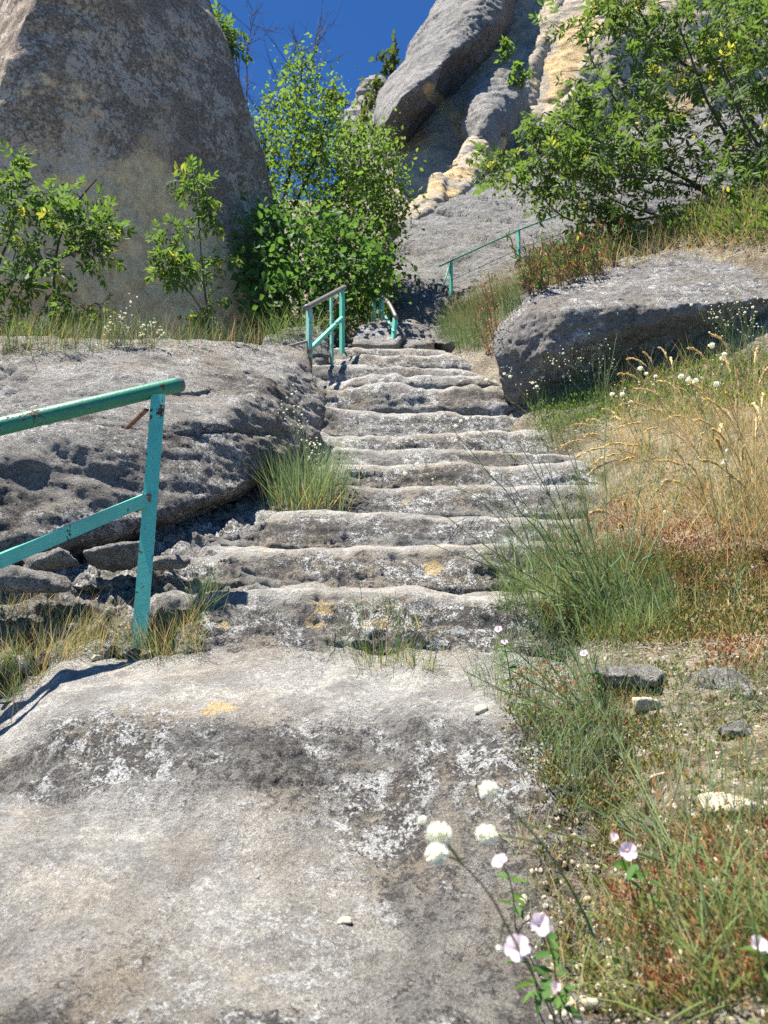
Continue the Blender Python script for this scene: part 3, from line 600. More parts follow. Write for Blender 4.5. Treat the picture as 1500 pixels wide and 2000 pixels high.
rail_part('post', r3, sec_L(.045, .007, math.radians(225)), P(730, 632, 10.5), P(730, 580, 10.55), 'turquoise', (0, -1, 0), 16)
rail_part('handrail', r3, sec_round(.027, 12), P(774, 621, 9.5), P(744, 579, 10.25), 'bare_rail', n=14, smooth=True, bow=-.06)
rail_part('handrail', r3, sec_round(.025, 12), P(745, 579, 10.24), P(728, 578, 10.6), 'bare_rail', n=8, smooth=True)
rail_part('middle_rail', r3, sec_box(.035, .008), P(733, 605, 10.5), P(745, 612, 10.2), 'pale_turquoise')
rail_part('middle_rail', r3, sec_box(.035, .008), P(746, 606, 10.2), P(769, 646, 9.5), 'pale_turquoise')
rail_part('brace', r3, sec_round(.012, 8), P(704, 630, 11.2), P(729, 588, 10.6), 'rust', smooth=True)
ha, hb = hit(881, 572), hit(1014, 502)
r4 = thing('metal_railing', tuple(ha), 'farthest turquoise railing crossing the bare grey slab of the cliff', 'railing', 'turquoise railings beside the steps')
da, db = ha[1] - .05, hb[1] - .05
dc = min(da + (db - da) * 1.9, db + 2.5)
rail_part('post', r4, sec_L(.045, .008, math.radians(225)), P(881, 578, da), P(881, 511, da), 'turquoise', (0, -1, 0), 14)
rail_part('post', r4, sec_L(.045, .008, math.radians(225)), P(1014, 508, db), P(1013, 447, db), 'turquoise', (0, -1, 0), 14)
rail_part('handrail', r4, sec_round(.015, 12), P(858, 520, da - .2), P(1014, 449, db), 'green', n=14, smooth=True)
rail_part('handrail', r4, sec_round(.015, 12), P(1014, 449, db), P(1150, 398, dc), 'green', n=14, smooth=True)
rail_part('middle_rail', r4, sec_box(.035, .012), P(884, 546, da), P(1014, 487, db), 'pale_turquoise')
rail_part('middle_rail', r4, sec_box(.035, .012), P(1015, 486, db), P(1150, 437, dc), 'pale_turquoise')
rail_part('brace', r4, sec_round(.012, 8), P(865, 562, da - .1), P(879, 514, da), 'turquoise', smooth=True)

# ================================================================ plants
def foliage_material(name, c1, c2, trans=(0.16, 0.26, 0.03), tf=0.35, rough=0.5, c3=None, yel=None):
    m = NT(name); t = m.attr('tint'); oi = m.n('ShaderNodeObjectInfo').outputs['Random']
    r = m.math('FRACT', m.math('ADD', t, oi))
    c = m.mix(r, c1, c2)
    if c3: c = m.mix(m.ramp(r, .72, .95), c, c3)
    if yel: c = m.mix(m.ramp(m.math('FRACT', m.math('MULTIPLY', r, 7.0)), .93, .97), c, yel)
    p = m.bsdf(c, rough + .12, None, 0.18)
    tr = m.n('ShaderNodeBsdfTranslucent'); m.set(tr.inputs[0], m.mix(0.5, trans, m.mix(1.0, c, (3.0, 3.0, 2.0), 'MULTIPLY')))
    mx = m.n('ShaderNodeMixShader'); mx.inputs[0].default_value = tf
    m.t.links.new(p.outputs[0], mx.inputs[1]); m.t.links.new(tr.outputs[0], mx.inputs[2]); m.t.links.new(mx.outputs[0], m.out.inputs[0])
    return m.m
def bark_material(name, a, b):
    m = NT(name); v = m.obj(); n = m.noise(m.mapping(v, (1, 1, .3)), 40, 5, .7)
    m.bsdf(m.mix(m.ramp(n, .35, .65), a, b), .9, m.bump(n, .6, .006), .2); return m.m
M['leaf_ash'] = foliage_material('ash_leaf', (0.048, 0.098, 0.022), (0.085, 0.145, 0.03), (0.17, 0.27, 0.03), .36, c3=(0.075, 0.12, 0.05), yel=(0.32, 0.30, 0.05))
M['leaf_small'] = foliage_material('small_tree_leaf', (0.075, 0.14, 0.026), (0.125, 0.19, 0.036), (0.20, 0.31, 0.03), .38, c3=(0.05, 0.10, 0.03))
M['leaf_dark'] = foliage_material('shrub_leaf', (0.05, 0.115, 0.03), (0.085, 0.16, 0.04), (0.14, 0.26, 0.03), .3)
M['leaf_pine'] = foliage_material('cliff_shrub_leaf', (0.05, 0.085, 0.022), (0.09, 0.12, 0.03), (0.14, 0.18, 0.02), .25)
M['leaf_right'] = foliage_material('thicket_leaf', (0.055, 0.10, 0.024), (0.09, 0.14, 0.034), (0.17, 0.26, 0.03), .35, c3=(0.07, 0.105, 0.05), yel=(0.36, 0.34, 0.06))
M['grass_green'] = foliage_material('green_blade', (0.10, 0.155, 0.05), (0.16, 0.21, 0.075), (0.16, 0.24, 0.05), .25, c3=(0.16, 0.17, 0.07))
M['grass_blue'] = foliage_material('blue_green_blade', (0.11, 0.165, 0.085), (0.17, 0.225, 0.115), (0.18, 0.26, 0.08), .28, c3=(0.19, 0.2, 0.1))
M['grass_dry'] = foliage_material('dry_blade', (0.36, 0.26, 0.12), (0.50, 0.39, 0.20), (0.4, 0.28, 0.10), .25, c3=(0.26, 0.17, 0.08))
M['seed'] = foliage_material('dry_seed_head', (0.55, 0.40, 0.19), (0.68, 0.53, 0.28), (0.5, 0.35, 0.13), .2)
M['sedum_green'] = foliage_material('stonecrop_green', (0.13, 0.15, 0.045), (0.22, 0.21, 0.06), (0.2, 0.2, 0.05), .15, c3=(0.26, 0.14, 0.06))
M['sedum_red'] = foliage_material('stonecrop_red', (0.28, 0.10, 0.05), (0.36, 0.17, 0.08), (0.3, 0.1, 0.04), .15, c3=(0.20, 0.09, 0.055))
M['brown_leaf'] = foliage_material('dead_leaf', (0.22, 0.10, 0.05), (0.34, 0.19, 0.09), (0.3, 0.13, 0.05), .2)
M['stem_green'] = foliage_material('wiry_stem', (0.11, 0.15, 0.06), (0.16, 0.19, 0.08), (0.12, 0.2, 0.05), .05)
M['stem_brown'] = foliage_material('brown_stem', (0.17, 0.10, 0.05), (0.26, 0.17, 0.09), (0.2, 0.1, 0.05), .05)
M['white_flower'] = foliage_material('white_floret', (0.74, 0.74, 0.70), (0.82, 0.81, 0.76), (0.6, 0.6, 0.55), .25)
M['pink_flower'] = foliage_material('pale_pink_petal', (0.70, 0.52, 0.62), (0.78, 0.64, 0.72), (0.6, 0.4, 0.5), .35)
M['bark_dark'] = bark_material('dark_bark', (0.045, 0.035, 0.028), (0.10, 0.08, 0.065))
M['bark_grey'] = bark_material('grey_bark', (0.16, 0.135, 0.115), (0.30, 0.26, 0.22))

# ---- leaf shapes (local: +Y away from the stalk, +Z upper side)
def leaf_shape(L=1.0, W=0.45, fold=0.12, droop=0.12):
    V = np.array([(0, 0, 0), (W * .38, .28 * L, fold * W), (W * .5, .58 * L, fold * W - droop * .3 * L), (0, L, -droop * L), (-W * .5, .58 * L, fold * W - droop * .3 * L), (-W * .38, .28 * L, fold * W)], float)
    V[:, 0] *= 1.0
    return V, np.array([(0, 1, 2, 3), (0, 3, 4, 5)])
def joined(parts):
    V = []; F = []; o = 0
    for v, f in parts: V.append(v); F.append(f + o); o += len(v)
    return np.concatenate(V), np.concatenate(F)
def euler(rx, ry, rz):
    return np.array(Matrix.Rotation(rz, 3, 'Z') @ Matrix.Rotation(ry, 3, 'Y') @ Matrix.Rotation(rx, 3, 'X'))
def compound_leaf(pairs=3, L=0.26, l=0.09, w=0.034, rng=None):
    rng = rng or RNG; out = []
    n = 6; ys = np.linspace(0, L * .72, n); zs = -.35 * L * (ys / L) ** 2
    V = []; F = []
    for i in range(n): V += [(-.0016, ys[i], zs[i]), (.0016, ys[i], zs[i])]
    for i in range(n - 1): F.append((2 * i, 2 * i + 1, 2 * i + 3, 2 * i + 2))
    out.append((np.array(V), np.array(F)))
    for k in range(pairs):
        y = L * (.28 + .42 * k / max(1, pairs - 1)); z = -.35 * L * (y / L) ** 2
        for sgn in (-1, 1):
            v, f = leaf_shape(l * rng.uniform(.85, 1.1), w * rng.uniform(.9, 1.1))
            R = euler(rng.normal(-.15, .25), rng.normal(0, .3), sgn * -rng.uniform(.8, 1.15)); out.append((v @ R.T + np.array((0, y, z)), f))
    v, f = leaf_shape(l * 1.1, w * 1.05); R = euler(rng.normal(-.4, .2), rng.normal(0, .2), 0); out.append((v @ R.T + np.array((0, L * .72, -.35 * L * .52)), f))
    return joined(out)
def basis(y, up):
    y = y / (np.linalg.norm(y, axis=1, keepdims=True) + 1e-9)
    x = np.cross(y, up); x /= (np.linalg.norm(x, axis=1, keepdims=True) + 1e-9); z = np.cross(x, y)
    return np.stack([x, y, z], 2)                                   # columns
def instance(shapes, pos, ydir, up, scale, rng=None):
    """real copies of the given shapes as one vertex/face/tint set"""
    rng = rng or RNG; n = len(pos); B = basis(ydir, up); pick = rng.integers(0, len(shapes), n); Vs = []; Fs = []; Ts = []; o = 0
    for k, (v, f) in enumerate(shapes):
        m = np.where(pick == k)[0]
        if not len(m): continue
        W = np.einsum('nij,vj->nvi', B[m], v) * scale[m][:, None, None] + pos[m][:, None, :]
        Vs.append(W.reshape(-1, 3)); Fs.append((f[None] + (np.arange(len(m)) * len(v))[:, None, None] + o).reshape(-1, f.shape[1])); o += len(m) * len(v)
        Ts.append(np.repeat(rng.random(len(m)), len(v)))
    return np.concatenate(Vs), np.concatenate(Fs), {'tint': np.concatenate(Ts)}
def tubes(A, B, ra, rb, k=5):
    A = np.asarray(A, float); B = np.asarray(B, float); y = B - A; L = np.linalg.norm(y, axis=1, keepdims=True) + 1e-9; y /= L
    ref = np.where(np.abs(y[:, 2:3]) > .9, np.array([[0., 1, 0]]), np.array([[0., 0, 1]]))
    x = np.cross(y, ref); x /= np.linalg.norm(x, axis=1, keepdims=True) + 1e-9; z = np.cross(x, y)
    a = 2 * np.pi * np.arange(k) / k; ring = np.cos(a)[None, :, None] * x[:, None] + np.sin(a)[None, :, None] * z[:, None]
    V = np.concatenate([A[:, None] + ring * np.asarray(ra)[:, None, None], B[:, None] + ring * np.asarray(rb)[:, None, None]], 1)
    j = np.arange(k); f = np.stack([j, (j + 1) % k, k + (j + 1) % k, k + j], 1)
    F = (f[None] + (np.arange(len(A)) * 2 * k)[:, None, None]).reshape(-1, 4)
    return V.reshape(-1, 3), F
def polytube(Pn, r0, r1, k=6):
    Pn = np.asarray(Pn, float); n = len(Pn); T = np.gradient(Pn, axis=0); T /= np.linalg.norm(T, axis=1, keepdims=True) + 1e-9
    ref = np.array([0.31, 0.9, 0.05]); x = np.cross(T, ref); x /= np.linalg.norm(x, axis=1, keepdims=True) + 1e-9; z = np.cross(x, T)
    r = np.linspace(r0, r1, n) if np.isscalar(r0) else r0
    a = 2 * np.pi * np.arange(k) / k
    V = Pn[:, None] + (np.cos(a)[None, :, None] * x[:, None] + np.sin(a)[None, :, None] * z[:, None]) * r[:, None, None]
    i = np.arange(n - 1)[:, None] * k; j = np.arange(k)[None]
    F = np.stack([i + j, i + (j + 1) % k, i + k + (j + 1) % k, i + k + j], -1).reshape(-1, 4)
    return V.reshape(-1, 3), F
def curve(ctrl, n=14):
    c = np.asarray(ctrl, float)
    if len(c) == 3:
        t = np.linspace(0, 1, n)[:, None]; return (1 - t) ** 2 * c[0] + 2 * t * (1 - t) * c[1] + t ** 2 * c[2]
    d = np.r_[0, np.cumsum(np.linalg.norm(np.diff(c, axis=0), axis=1))]; t = np.linspace(0, d[-1], n)
    s = np.stack([np.interp(t, d, c[:, k]) for k in range(3)], 1)
    for _ in range(3): s[1:-1] = .25 * s[:-2] + .5 * s[1:-1] + .25 * s[2:]
    return s
def join_sets(sets):
    V = []; F = []; A = {}; o = 0
    for st in sets:
        v, f = st[0], st[1]; V.append(v); F.append(np.asarray(f) + o); o += len(v)
        a = st[2] if len(st) > 2 else {'tint': np.full(len(v), RNG.random())}
        for k in a: A.setdefault(k, []).append(a[k])
    return np.concatenate(V), np.concatenate(F), {k: np.concatenate(v) for k, v in A.items()}

# ---- trees
def tree(name, label, cat, limbs, ellipses, shapes, leaf_mat, bark, per=5, scale=(.8, 1.2), spread=.8, nparts=0, seg=.12, twig=.005, group=None, droop=.35, seed=0, leafname='leaf', back=0.35, jit=0.0, doff=0.0, bare=0.0, upn=.35):
    rng = np.random.default_rng(100 + seed)
    limbs = [([(u, v, d + doff) for u, v, d in cp], r0, r1) for cp, r0, r1 in limbs]; ellipses = [(u, v, a, e, d + doff, q, n) for u, v, a, e, d, q, n in ellipses]
    root = thing(name, tuple(P(*limbs[0][0][0])), label, cat, group)
    N = []; trunk_sets = []
    for li, (cp, r0, r1) in enumerate(limbs):
        c = np.array([P(*q) for q in cp]); L = np.linalg.norm(np.diff(c, axis=0), axis=1).sum(); n = max(6, int(L / seg))
        s = curve(c, n); s = s + (0.35 * seg) * np.stack([fbm(s / (seg * 4), 2, .5, 3.1 * li + k) for k in range(3)], 1) * np.linspace(0, 1, n)[:, None]
        V, F = polytube(s, r0, r1, 8)
        part('trunk' if li == 0 else 'branch', V, F, root, M[bark])
        N.append(s[1:])
    N = np.concatenate(N)
    C = []
    for (u, v, ru, rv, d, dd, n) in ellipses:
        for _ in range(n):
            a = rng.uniform(0, 2 * np.pi); r = math.sqrt(rng.random()) * (1 + .45 * max(0, rng.normal()))
            C.append(P(u + ru * r * math.cos(a), v + rv * r * math.sin(a), d + rng.uniform(-dd, dd)))
    if not C: return root
    C = np.array(C); d0 = np.min(np.linalg.norm(C[:, None] - N[None], axis=2), axis=1); C = C[np.argsort(d0)]
    A = []; B = []; RA = []; RB = []; lp = []; ld = []
    for c in C:
        i = np.argmin(np.linalg.norm(N - c, axis=1)); a = N[i]; L = np.linalg.norm(c - a); n = max(3, int(L / seg) + 1)
        mid = (a + c) / 2 + np.array((0, 0, 1)) * L * rng.uniform(-.05, .25) + rng.normal(0, .12, 3) * L
        s = curve([a, mid, c], n + 1); s[1:-1] += rng.normal(0, .06 * seg, (n - 1, 3))
        r = np.linspace(min(twig * (1 + 1.2 * L), twig * 3), twig * .45, n + 1)
        A.append(s[:-1]); B.append(s[1:]); RA.append(r[:-1]); RB.append(r[1:]); N = np.concatenate([N, s[1:]])
        dv = s[-1] - s[-2]; dv /= np.linalg.norm(dv) + 1e-9
        for k in range(0 if rng.random() < bare else per):
            f = 1 - back * rng.random() ** 1.5 * (1 if k else 0); x = s[int(round(f * n))]
            e = rng.normal(0, spread, 3) + dv * .6; e /= np.linalg.norm(e) + 1e-9; e[2] -= droop * rng.random(); lp.append(x + rng.normal(0, 1, 3) * jit); ld.append(e)
    V, F = tubes(np.concatenate(A), np.concatenate(B), np.concatenate(RA), np.concatenate(RB)); o = part('twigs', V, F, root, M[bark]); o['kind'] = 'stuff'
    lp = np.array(lp); ld = np.array(ld); up = np.array((0, 0, 1.)) + rng.normal(0, upn, lp.shape); sc = rng.uniform(*scale, len(lp)) * np.exp(rng.normal(0, .22, len(lp)))
    order = np.argsort(lp[:, 1]); k = min(nparts, len(lp))
    if k:
        near = order[:k]; order = order[k:]; mes = [mesh_np('leaf', v, f, {'tint': np.full(len(v), .37)}, True, M[leaf_mat]) for v, f in shapes]
        Bm = basis(ld[near], up[near]); r0 = ROOT[root.name]
        for q, i in enumerate(near):
            o = bpy.data.objects.new(leafname, mes[q % len(mes)]); COL.objects.link(o); o.parent = root
            mw = Matrix(Bm[q].tolist()).to_4x4() @ Matrix.Scale(float(sc[i]), 4); mw.translation = Vector(lp[i] - r0); o.matrix_local = mw
    if len(order):
        V, F, at = instance(shapes, lp[order], ld[order], up[order], sc[order], rng)
        o = part('foliage', V, F, root, M[leaf_mat], at); o['kind'] = 'stuff'
    return root
ash = [compound_leaf(3, .25, .088, .034) for _ in range(5)]
ash_small = [compound_leaf(3, .20, .070, .028) for _ in range(5)]
thicket = [compound_leaf(3, .20, .075, .028) for _ in range(6)]
simple = [leaf_shape(.068, .042, .15, d) for d in (.05, .2, .4)]
broad = [leaf_shape(.10, .078, .15, d) for d in (.05, .2, .4)]
tree('sapling', 'sapling with bright compound leaves in front of the huge shaded rock at the left edge', 'tree',
     [([(80, 720, 7.6), (110, 640, 7.6), (105, 560, 7.55), (112, 470, 7.5), (150, 390, 7.45), (190, 350, 7.4)], .022, .008),
      ([(-20, 580, 7.3), (20, 555, 7.3), (75, 515, 7.25), (130, 500, 7.2), (190, 480, 7.1)], .018, .007), ([(20, 720, 7.5), (-20, 560, 7.4), (30, 440, 7.4), (12, 330, 7.4)], .02, .006),
      ([(108, 650, 7.6), (140, 630, 7.55), (185, 590, 7.45)], .011, .006), ([(60, 720, 7.8), (30, 660, 7.8), (0, 600, 7.8)], .014, .008)],
     [(10, 345, 35, 35, 7.35, .2, 7), (100, 385, 50, 40, 7.4, .3, 12), (150, 430, 55, 38, 7.35, .3, 14), (188, 470, 24, 45, 7.2, .25, 8), (50, 440, 55, 45, 7.4, .3, 10), (60, 520, 55, 40, 7.3, .3, 6),
      (140, 610, 60, 35, 7.4, .25, 11), (30, 630, 50, 50, 7.5, .3, 5), (110, 665, 40, 25, 7.5, .2, 5), (20, 560, 30, 30, 7.3, .2, 5)],
     ash, 'leaf_ash', 'bark_dark', per=5, nparts=300, seed=1, upn=.7, scale=(.7, 1.1))
tree('sapling', 'slender sapling standing against the middle of the huge shaded rock', 'tree',
     [([(412, 690, 7.9), (404, 600, 7.9), (395, 520, 7.9), (386, 430, 7.9), (378, 345, 7.9)], .016, .005), ([(400, 560, 7.9), (372, 515, 7.85), (345, 480, 7.8)], .008, .004),
      ([(404, 620, 7.9), (370, 570, 7.85), (350, 545, 7.85)], .008, .004), ([(408, 650, 7.9), (385, 600, 7.8), (372, 590, 7.8)], .007, .003), ([(398, 540, 7.9), (425, 520, 7.9)], .006, .003)],
     [(376, 362, 28, 26, 7.9, .15, 8), (385, 395, 30, 15, 7.9, .15, 4), (340, 470, 34, 34, 7.8, .2, 10), (330, 520, 26, 26, 7.8, .2, 6), (415, 515, 20, 26, 7.9, .2, 5), (360, 510, 30, 20, 7.8, .2, 5), (400, 625, 30, 28, 7.8, .2, 7), (410, 415, 12, 12, 7.9, .1, 2)],
     ash_small, 'leaf_ash', 'bark_dark', per=5, nparts=300, seed=2, upn=.7, twig=.004)
tree('ash_tree', 'leafy crown with hanging compound leaves peeping over the shoulder of the huge shaded rock', 'tree',
     [([(470, 560, 13.6), (450, 330, 13.5), (425, 170, 13.4), (395, 40, 13.3)], .05, .015), ([(440, 260, 13.5), (455, 120, 13.4), (440, 70, 13.4)], .02, .01)],
     [(400, 45, 22, 30, 13.3, .3, 9), (438, 62, 24, 26, 13.4, .3, 8), (430, 110, 26, 40, 13.4, .3, 11), (445, 140, 20, 25, 13.4, .3, 5), (420, 80, 24, 30, 13.4, .3, 6)],
     [compound_leaf(3, .30, .11, .045) for _ in range(4)], 'leaf_ash', 'bark_dark', per=5, nparts=150, seed=3, droop=.8, twig=.008, scale=(.8, 1.2))
# dead branches
def dead_tree():
    root = thing('dead_tree', tuple(P(505, 420, 14.5)), 'bare dead tree with thin dark branches against the sky above the leafy tree', 'tree')
    rng = np.random.default_rng(5); A = []; B = []; RA = []; RB = []
    limbs = [([(512, 640, 14.5), (505, 420, 14.5), (492, 290, 14.5), (472, 180, 14.4), (455, 90, 14.3)], .05, .012), ([(492, 290, 14.5), (520, 200, 14.4), (565, 130, 14.3), (580, 75, 14.3)], .022, .006),
             ([(480, 220, 14.4), (478, 120, 14.5), (492, 20, 14.5)], .018, .005), ([(498, 330, 14.5), (545, 260, 14.6), (600, 160, 14.6), (625, 60, 14.6)], .02, .005), ([(485, 250, 14.4), (440, 180, 14.2), (448, 120, 14.2)], .016, .005)]
    S = []
    for li, (cp, r0, r1) in enumerate(limbs):
        s = curve(np.array([P(*q) for q in cp]), 30); s += .06 * np.stack([fbm(s / .5, 3, .5, 4 * li + k) for k in range(3)], 1)
        V, F = polytube(s, r0, r1); part('trunk' if li == 0 else 'branch', V, F, root, M['bark_dark']); S.append(s)
    for s in S:
        for k in range(18):
            i = rng.integers(8, 30); a = s[i]; dv = s[min(i + 1, 29)] - s[i - 1]; dv /= np.linalg.norm(dv); e = dv + rng.normal(0, .55, 3); e /= np.linalg.norm(e); L = rng.uniform(.3, 1.0)
            q = curve([a, a + e * L * .5 + rng.normal(0, .05, 3), a + e * L + np.array((0, 0, .15))], 7); r = np.linspace(.008, .003, 7)
            A.append(q[:-1]); B.append(q[1:]); RA.append(r[:-1]); RB.append(r[1:])
            for kk in range(3):
                j = rng.integers(2, 6); e2 = e + rng.normal(0, .6, 3); e2 /= np.linalg.norm(e2); q2 = np.stack([q[j], q[j] + e2 * L * .25, q[j] + e2 * L * .4 + np.array((0, 0, .04))]); A.append(q2[:-1]); B.append(q2[1:]); RA.append([.004, .003]); RB.append([.003, .002])
    V, F = tubes(np.concatenate(A), np.concatenate(B), np.concatenate(RA), np.concatenate(RB)); o = part('twigs', V, F, root, M['bark_dark']); o['kind'] = 'stuff'
dead_tree()
tree('tree', 'light green small-leaved tree filling the gap between the huge shaded rock and the cliff', 'tree',
     [([(560, 660, 12.4), (545, 520, 12.4), (550, 400, 12.4), (575, 300, 12.4), (585, 190, 12.4), (590, 120, 12.4)], .06, .012), ([(555, 440, 12.4), (610, 330, 12.2), (640, 230, 12.1), (650, 160, 12.1)], .035, .01),
      ([(550, 480, 12.4), (640, 400, 12), (710, 330, 11.8), (755, 270, 11.7)], .035, .01), ([(548, 420, 12.4), (520, 330, 12.5), (515, 260, 12.6)], .025, .008), ([(560, 560, 12.4), (660, 490, 12), (740, 430, 11.8), (775, 400, 11.7)], .03, .01)],
     [(590, 150, 28, 40, 12.4, .5, 31), (640, 175, 20, 35, 12.2, .4, 16), (620, 225, 55, 40, 12.2, .7, 55), (560, 210, 40, 40, 12.4, .6, 28), (525, 250, 25, 50, 12.6, .4, 21), (575, 300, 60, 50, 12.3, .8, 72), (660, 290, 60, 50, 12, .8, 72), (720, 280, 40, 35, 11.8, .5, 36),
      (600, 380, 80, 50, 12, .8, 84), (690, 370, 70, 50, 11.9, .8, 72), (780, 400, 22, 40, 11.6, .4, 14), (770, 330, 24, 30, 11.6, .4, 13), (520, 330, 24, 50, 12.5, .4, 16), (745, 350, 28, 30, 11.7, .4, 19), (755, 430, 28, 40, 11.7, .4, 26), (720, 460, 50, 40, 11.7, .6, 43), (640, 460, 60, 40, 11.8, .6, 48), (740, 520, 28, 40, 11.6, .4, 26), (700, 560, 50, 50, 11.4, .5, 48), (720, 625, 30, 25, 11.2, .4, 19)],
     simple, 'leaf_small', 'bark_dark', per=20, scale=(.7, 1.3), seed=4, bare=.22, upn=1.1, seg=.16, twig=.006, back=1.0, jit=.16, droop=.5)
tree('shrub', 'broad-leaved dark green shrub at the foot of the small-leaved tree behind the second railing', 'shrub',
     [([(590, 670, 10.6), (585, 600, 10.6), (580, 520, 10.6), (590, 440, 10.6)], .03, .01), ([(600, 660, 10.6), (650, 570, 10.4), (690, 480, 10.3)], .02, .008), ([(580, 660, 10.6), (530, 580, 10.4), (490, 500, 10.3)], .02, .008), ([(590, 660, 10.6), (560, 600, 10.2), (530, 620, 10.1)], .015, .008)],
     [(500, 460, 40, 35, 10.3, .4, 14), (560, 450, 60, 40, 10.5, .5, 26), (630, 450, 60, 40, 10.4, .5, 26), (690, 470, 45, 50, 10.3, .4, 18), (520, 530, 55, 45, 10.2, .5, 26), (600, 530, 70, 50, 10.2, .5, 40), (670, 550, 50, 50, 10.2, .5, 24), (500, 600, 40, 35, 10, .4, 16), (560, 600, 50, 40, 10, .5, 24), (630, 600, 40, 40, 10.1, .4, 14), (720, 520, 35, 40, 10.4, .3, 16), (480, 500, 26, 50, 10.2, .3, 14), (540, 420, 30, 20, 10.4, .3, 10), (740, 560, 25, 50, 10.6, .3, 14)],
     broad, 'leaf_dark', 'bark_dark', per=13, scale=(.6, 1.2), nparts=300, seed=6, bare=.15, upn=.9, twig=.006, back=.9, jit=.14, droop=.6, seg=.14)
tree('thicket_tree', 'large tangled tree with dark arching stems and compound leaves hanging over the flat-topped boulder', 'tree',
     [([(1640, 700, 7.6), (1530, 470, 7.3), (1400, 385, 7.0), (1280, 320, 6.7), (1160, 272, 6.5), (1060, 215, 6.3)], .05, .008),
      ([(1640, 700, 7.6), (1500, 450, 7.4), (1330, 418, 7.0), (1180, 440, 6.8), (1090, 425, 6.7), (1050, 370, 6.6), (1000, 330, 6.5)], .04, .006), ([(1640, 700, 7.8), (1560, 350, 7.6), (1430, 190, 7.2), (1310, 110, 6.9), (1250, 30, 6.8), (1220, -60, 6.8)], .05, .012),
      ([(1640, 700, 7.8), (1590, 250, 7.8), (1480, 90, 7.5), (1420, -80, 7.3)], .05, .015), ([(1310, 330, 6.8), (1210, 210, 6.6), (1150, 110, 6.5), (1130, 40, 6.5)], .018, .006), ([(1480, 440, 7.3), (1350, 360, 6.4), (1240, 350, 6.1), (1120, 330, 5.9)], .022, .006),
      ([(1560, 400, 7.4), (1440, 300, 6.6), (1380, 200, 6.3), (1330, 60, 6.2)], .03, .01), ([(1300, 425, 7), (1210, 400, 6.7), (1130, 350, 6.6), (1100, 300, 6.5)], .016, .005), ([(1250, 430, 6.9), (1150, 410, 6.6), (1090, 360, 6.5), (1030, 370, 6.4)], .012, .004),
      ([(1620, 500, 6.6), (1520, 330, 6.2), (1440, 230, 6.0), (1410, 120, 5.9)], .03, .01), ([(1600, 560, 6.8), (1500, 480, 6.4), (1430, 470, 6.2)], .02, .008)],
     [(1130, 235, 60, 55, 6.4, .5, 18), (1100, 300, 80, 45, 6.4, .5, 24), (1020, 330, 60, 30, 6.5, .4, 12), (965, 335, 28, 18, 6.5, .2, 5), (1180, 325, 100, 50, 6.3, .6, 32), (1250, 250, 100, 80, 6.6, .7, 32), (1330, 150, 90, 90, 6.8, .7, 32), (1400, 60, 120, 80, 6.9, .7, 40), (1230, 60, 70, 80, 6.7, .6, 20), (1450, 220, 80, 90, 6.5, .7, 32),
      (1380, 320, 110, 60, 6.5, .7, 36), (1470, 440, 60, 50, 6.3, .5, 16), (1200, 395, 80, 25, 6.6, .5, 12), (1130, 120, 40, 60, 6.5, .4, 9), (1330, 20, 120, 60, 6.8, .6, 24), (1060, 250, 40, 35, 6.4, .4, 8), (1480, 120, 60, 120, 6.6, .7, 26), (1390, 400, 90, 40, 6.6, .5, 16), (1250, 470, 60, 20, 6.6, .3, 6), (1200, 10, 60, 60, 6.8, .5, 22), (1250, 150, 70, 60, 6.7, .6, 20), (1450, 20, 90, 70, 6.8, .7, 26), (1150, 190, 50, 40, 6.5, .5, 12), (1480, 330, 50, 70, 6.4, .6, 16), (1100, 370, 60, 30, 6.6, .4, 10), (1300, 445, 90, 30, 6.7, .4, 20), (1450, 410, 80, 50, 6.8, .5, 22), (1180, 440, 60, 20, 6.7, .3, 7)],
     thicket, 'leaf_right', 'bark_dark', per=6, scale=(.8, 1.4), nparts=300, seed=7, upn=.7, jit=.06, bare=.22, doff=2.3, twig=.006, droop=.5, seg=.13)
# shrubs rooted on the cliff and on the skyline
def shrub(label, u, v, ru, rv, d, n, sz, seed, root_uv=None, mat='leaf_pine', cat='shrub', name='shrub', group=None, flat=.5):
    ru_ = root_uv or (u, v + rv * 1.1)
    tree(name, label, cat, [([(ru_[0], ru_[1], d + .1), ((u + ru_[0]) / 2, (v + ru_[1]) / 2, d), (u, v - rv * .6, d)], PX(d) * 2.2, PX(d) * .7)], [(u, v, ru, rv, d, PX(d) * ru * flat, n)],
         [leaf_shape(sz, sz * .45, .15, q) for q in (0, .2, .4)], mat, 'bark_dark', per=9, scale=(.7, 1.3), seed=seed, seg=PX(d) * 12, twig=PX(d) * .4, back=.9, spread=1.0)
shrub('tall dark green shrub on the skyline beside the top of the cliff', 760, 125, 22, 40, 29, 26, .22, 20, (765, 190))
shrub('low green shrub between the far outcrop and the cliff', 735, 172, 24, 22, 29, 16, .22, 21, (750, 205))
shrub('olive green bush on the pale stepped outcrop', 718, 215, 24, 24, 29.5, 18, .2, 22, (720, 250))
shrub('small bush low on the pale stepped outcrop', 700, 240, 30, 16, 29, 12, .2, 23, (705, 262))
shrub('distant rounded tree top on the skyline left of the outcrops', 657, 205, 22, 22, 36, 22, .3, 24, (655, 300), cat='tree', name='distant_tree')
shrub('bright green tuft of shrub in the crack above the grey bulge', 984, 98, 18, 22, 22.3, 16, .16, 25, (985, 125), 'leaf_small')
shrub('hanging green shrub beside the ochre rib of the cliff', 1012, 138, 22, 26, 22, 16, .16, 26, (1020, 170), 'leaf_small')
shrub('faint bush growing in the ochre ledge', 940, 320, 30, 26, 19, 12, .13, 27, (945, 350))

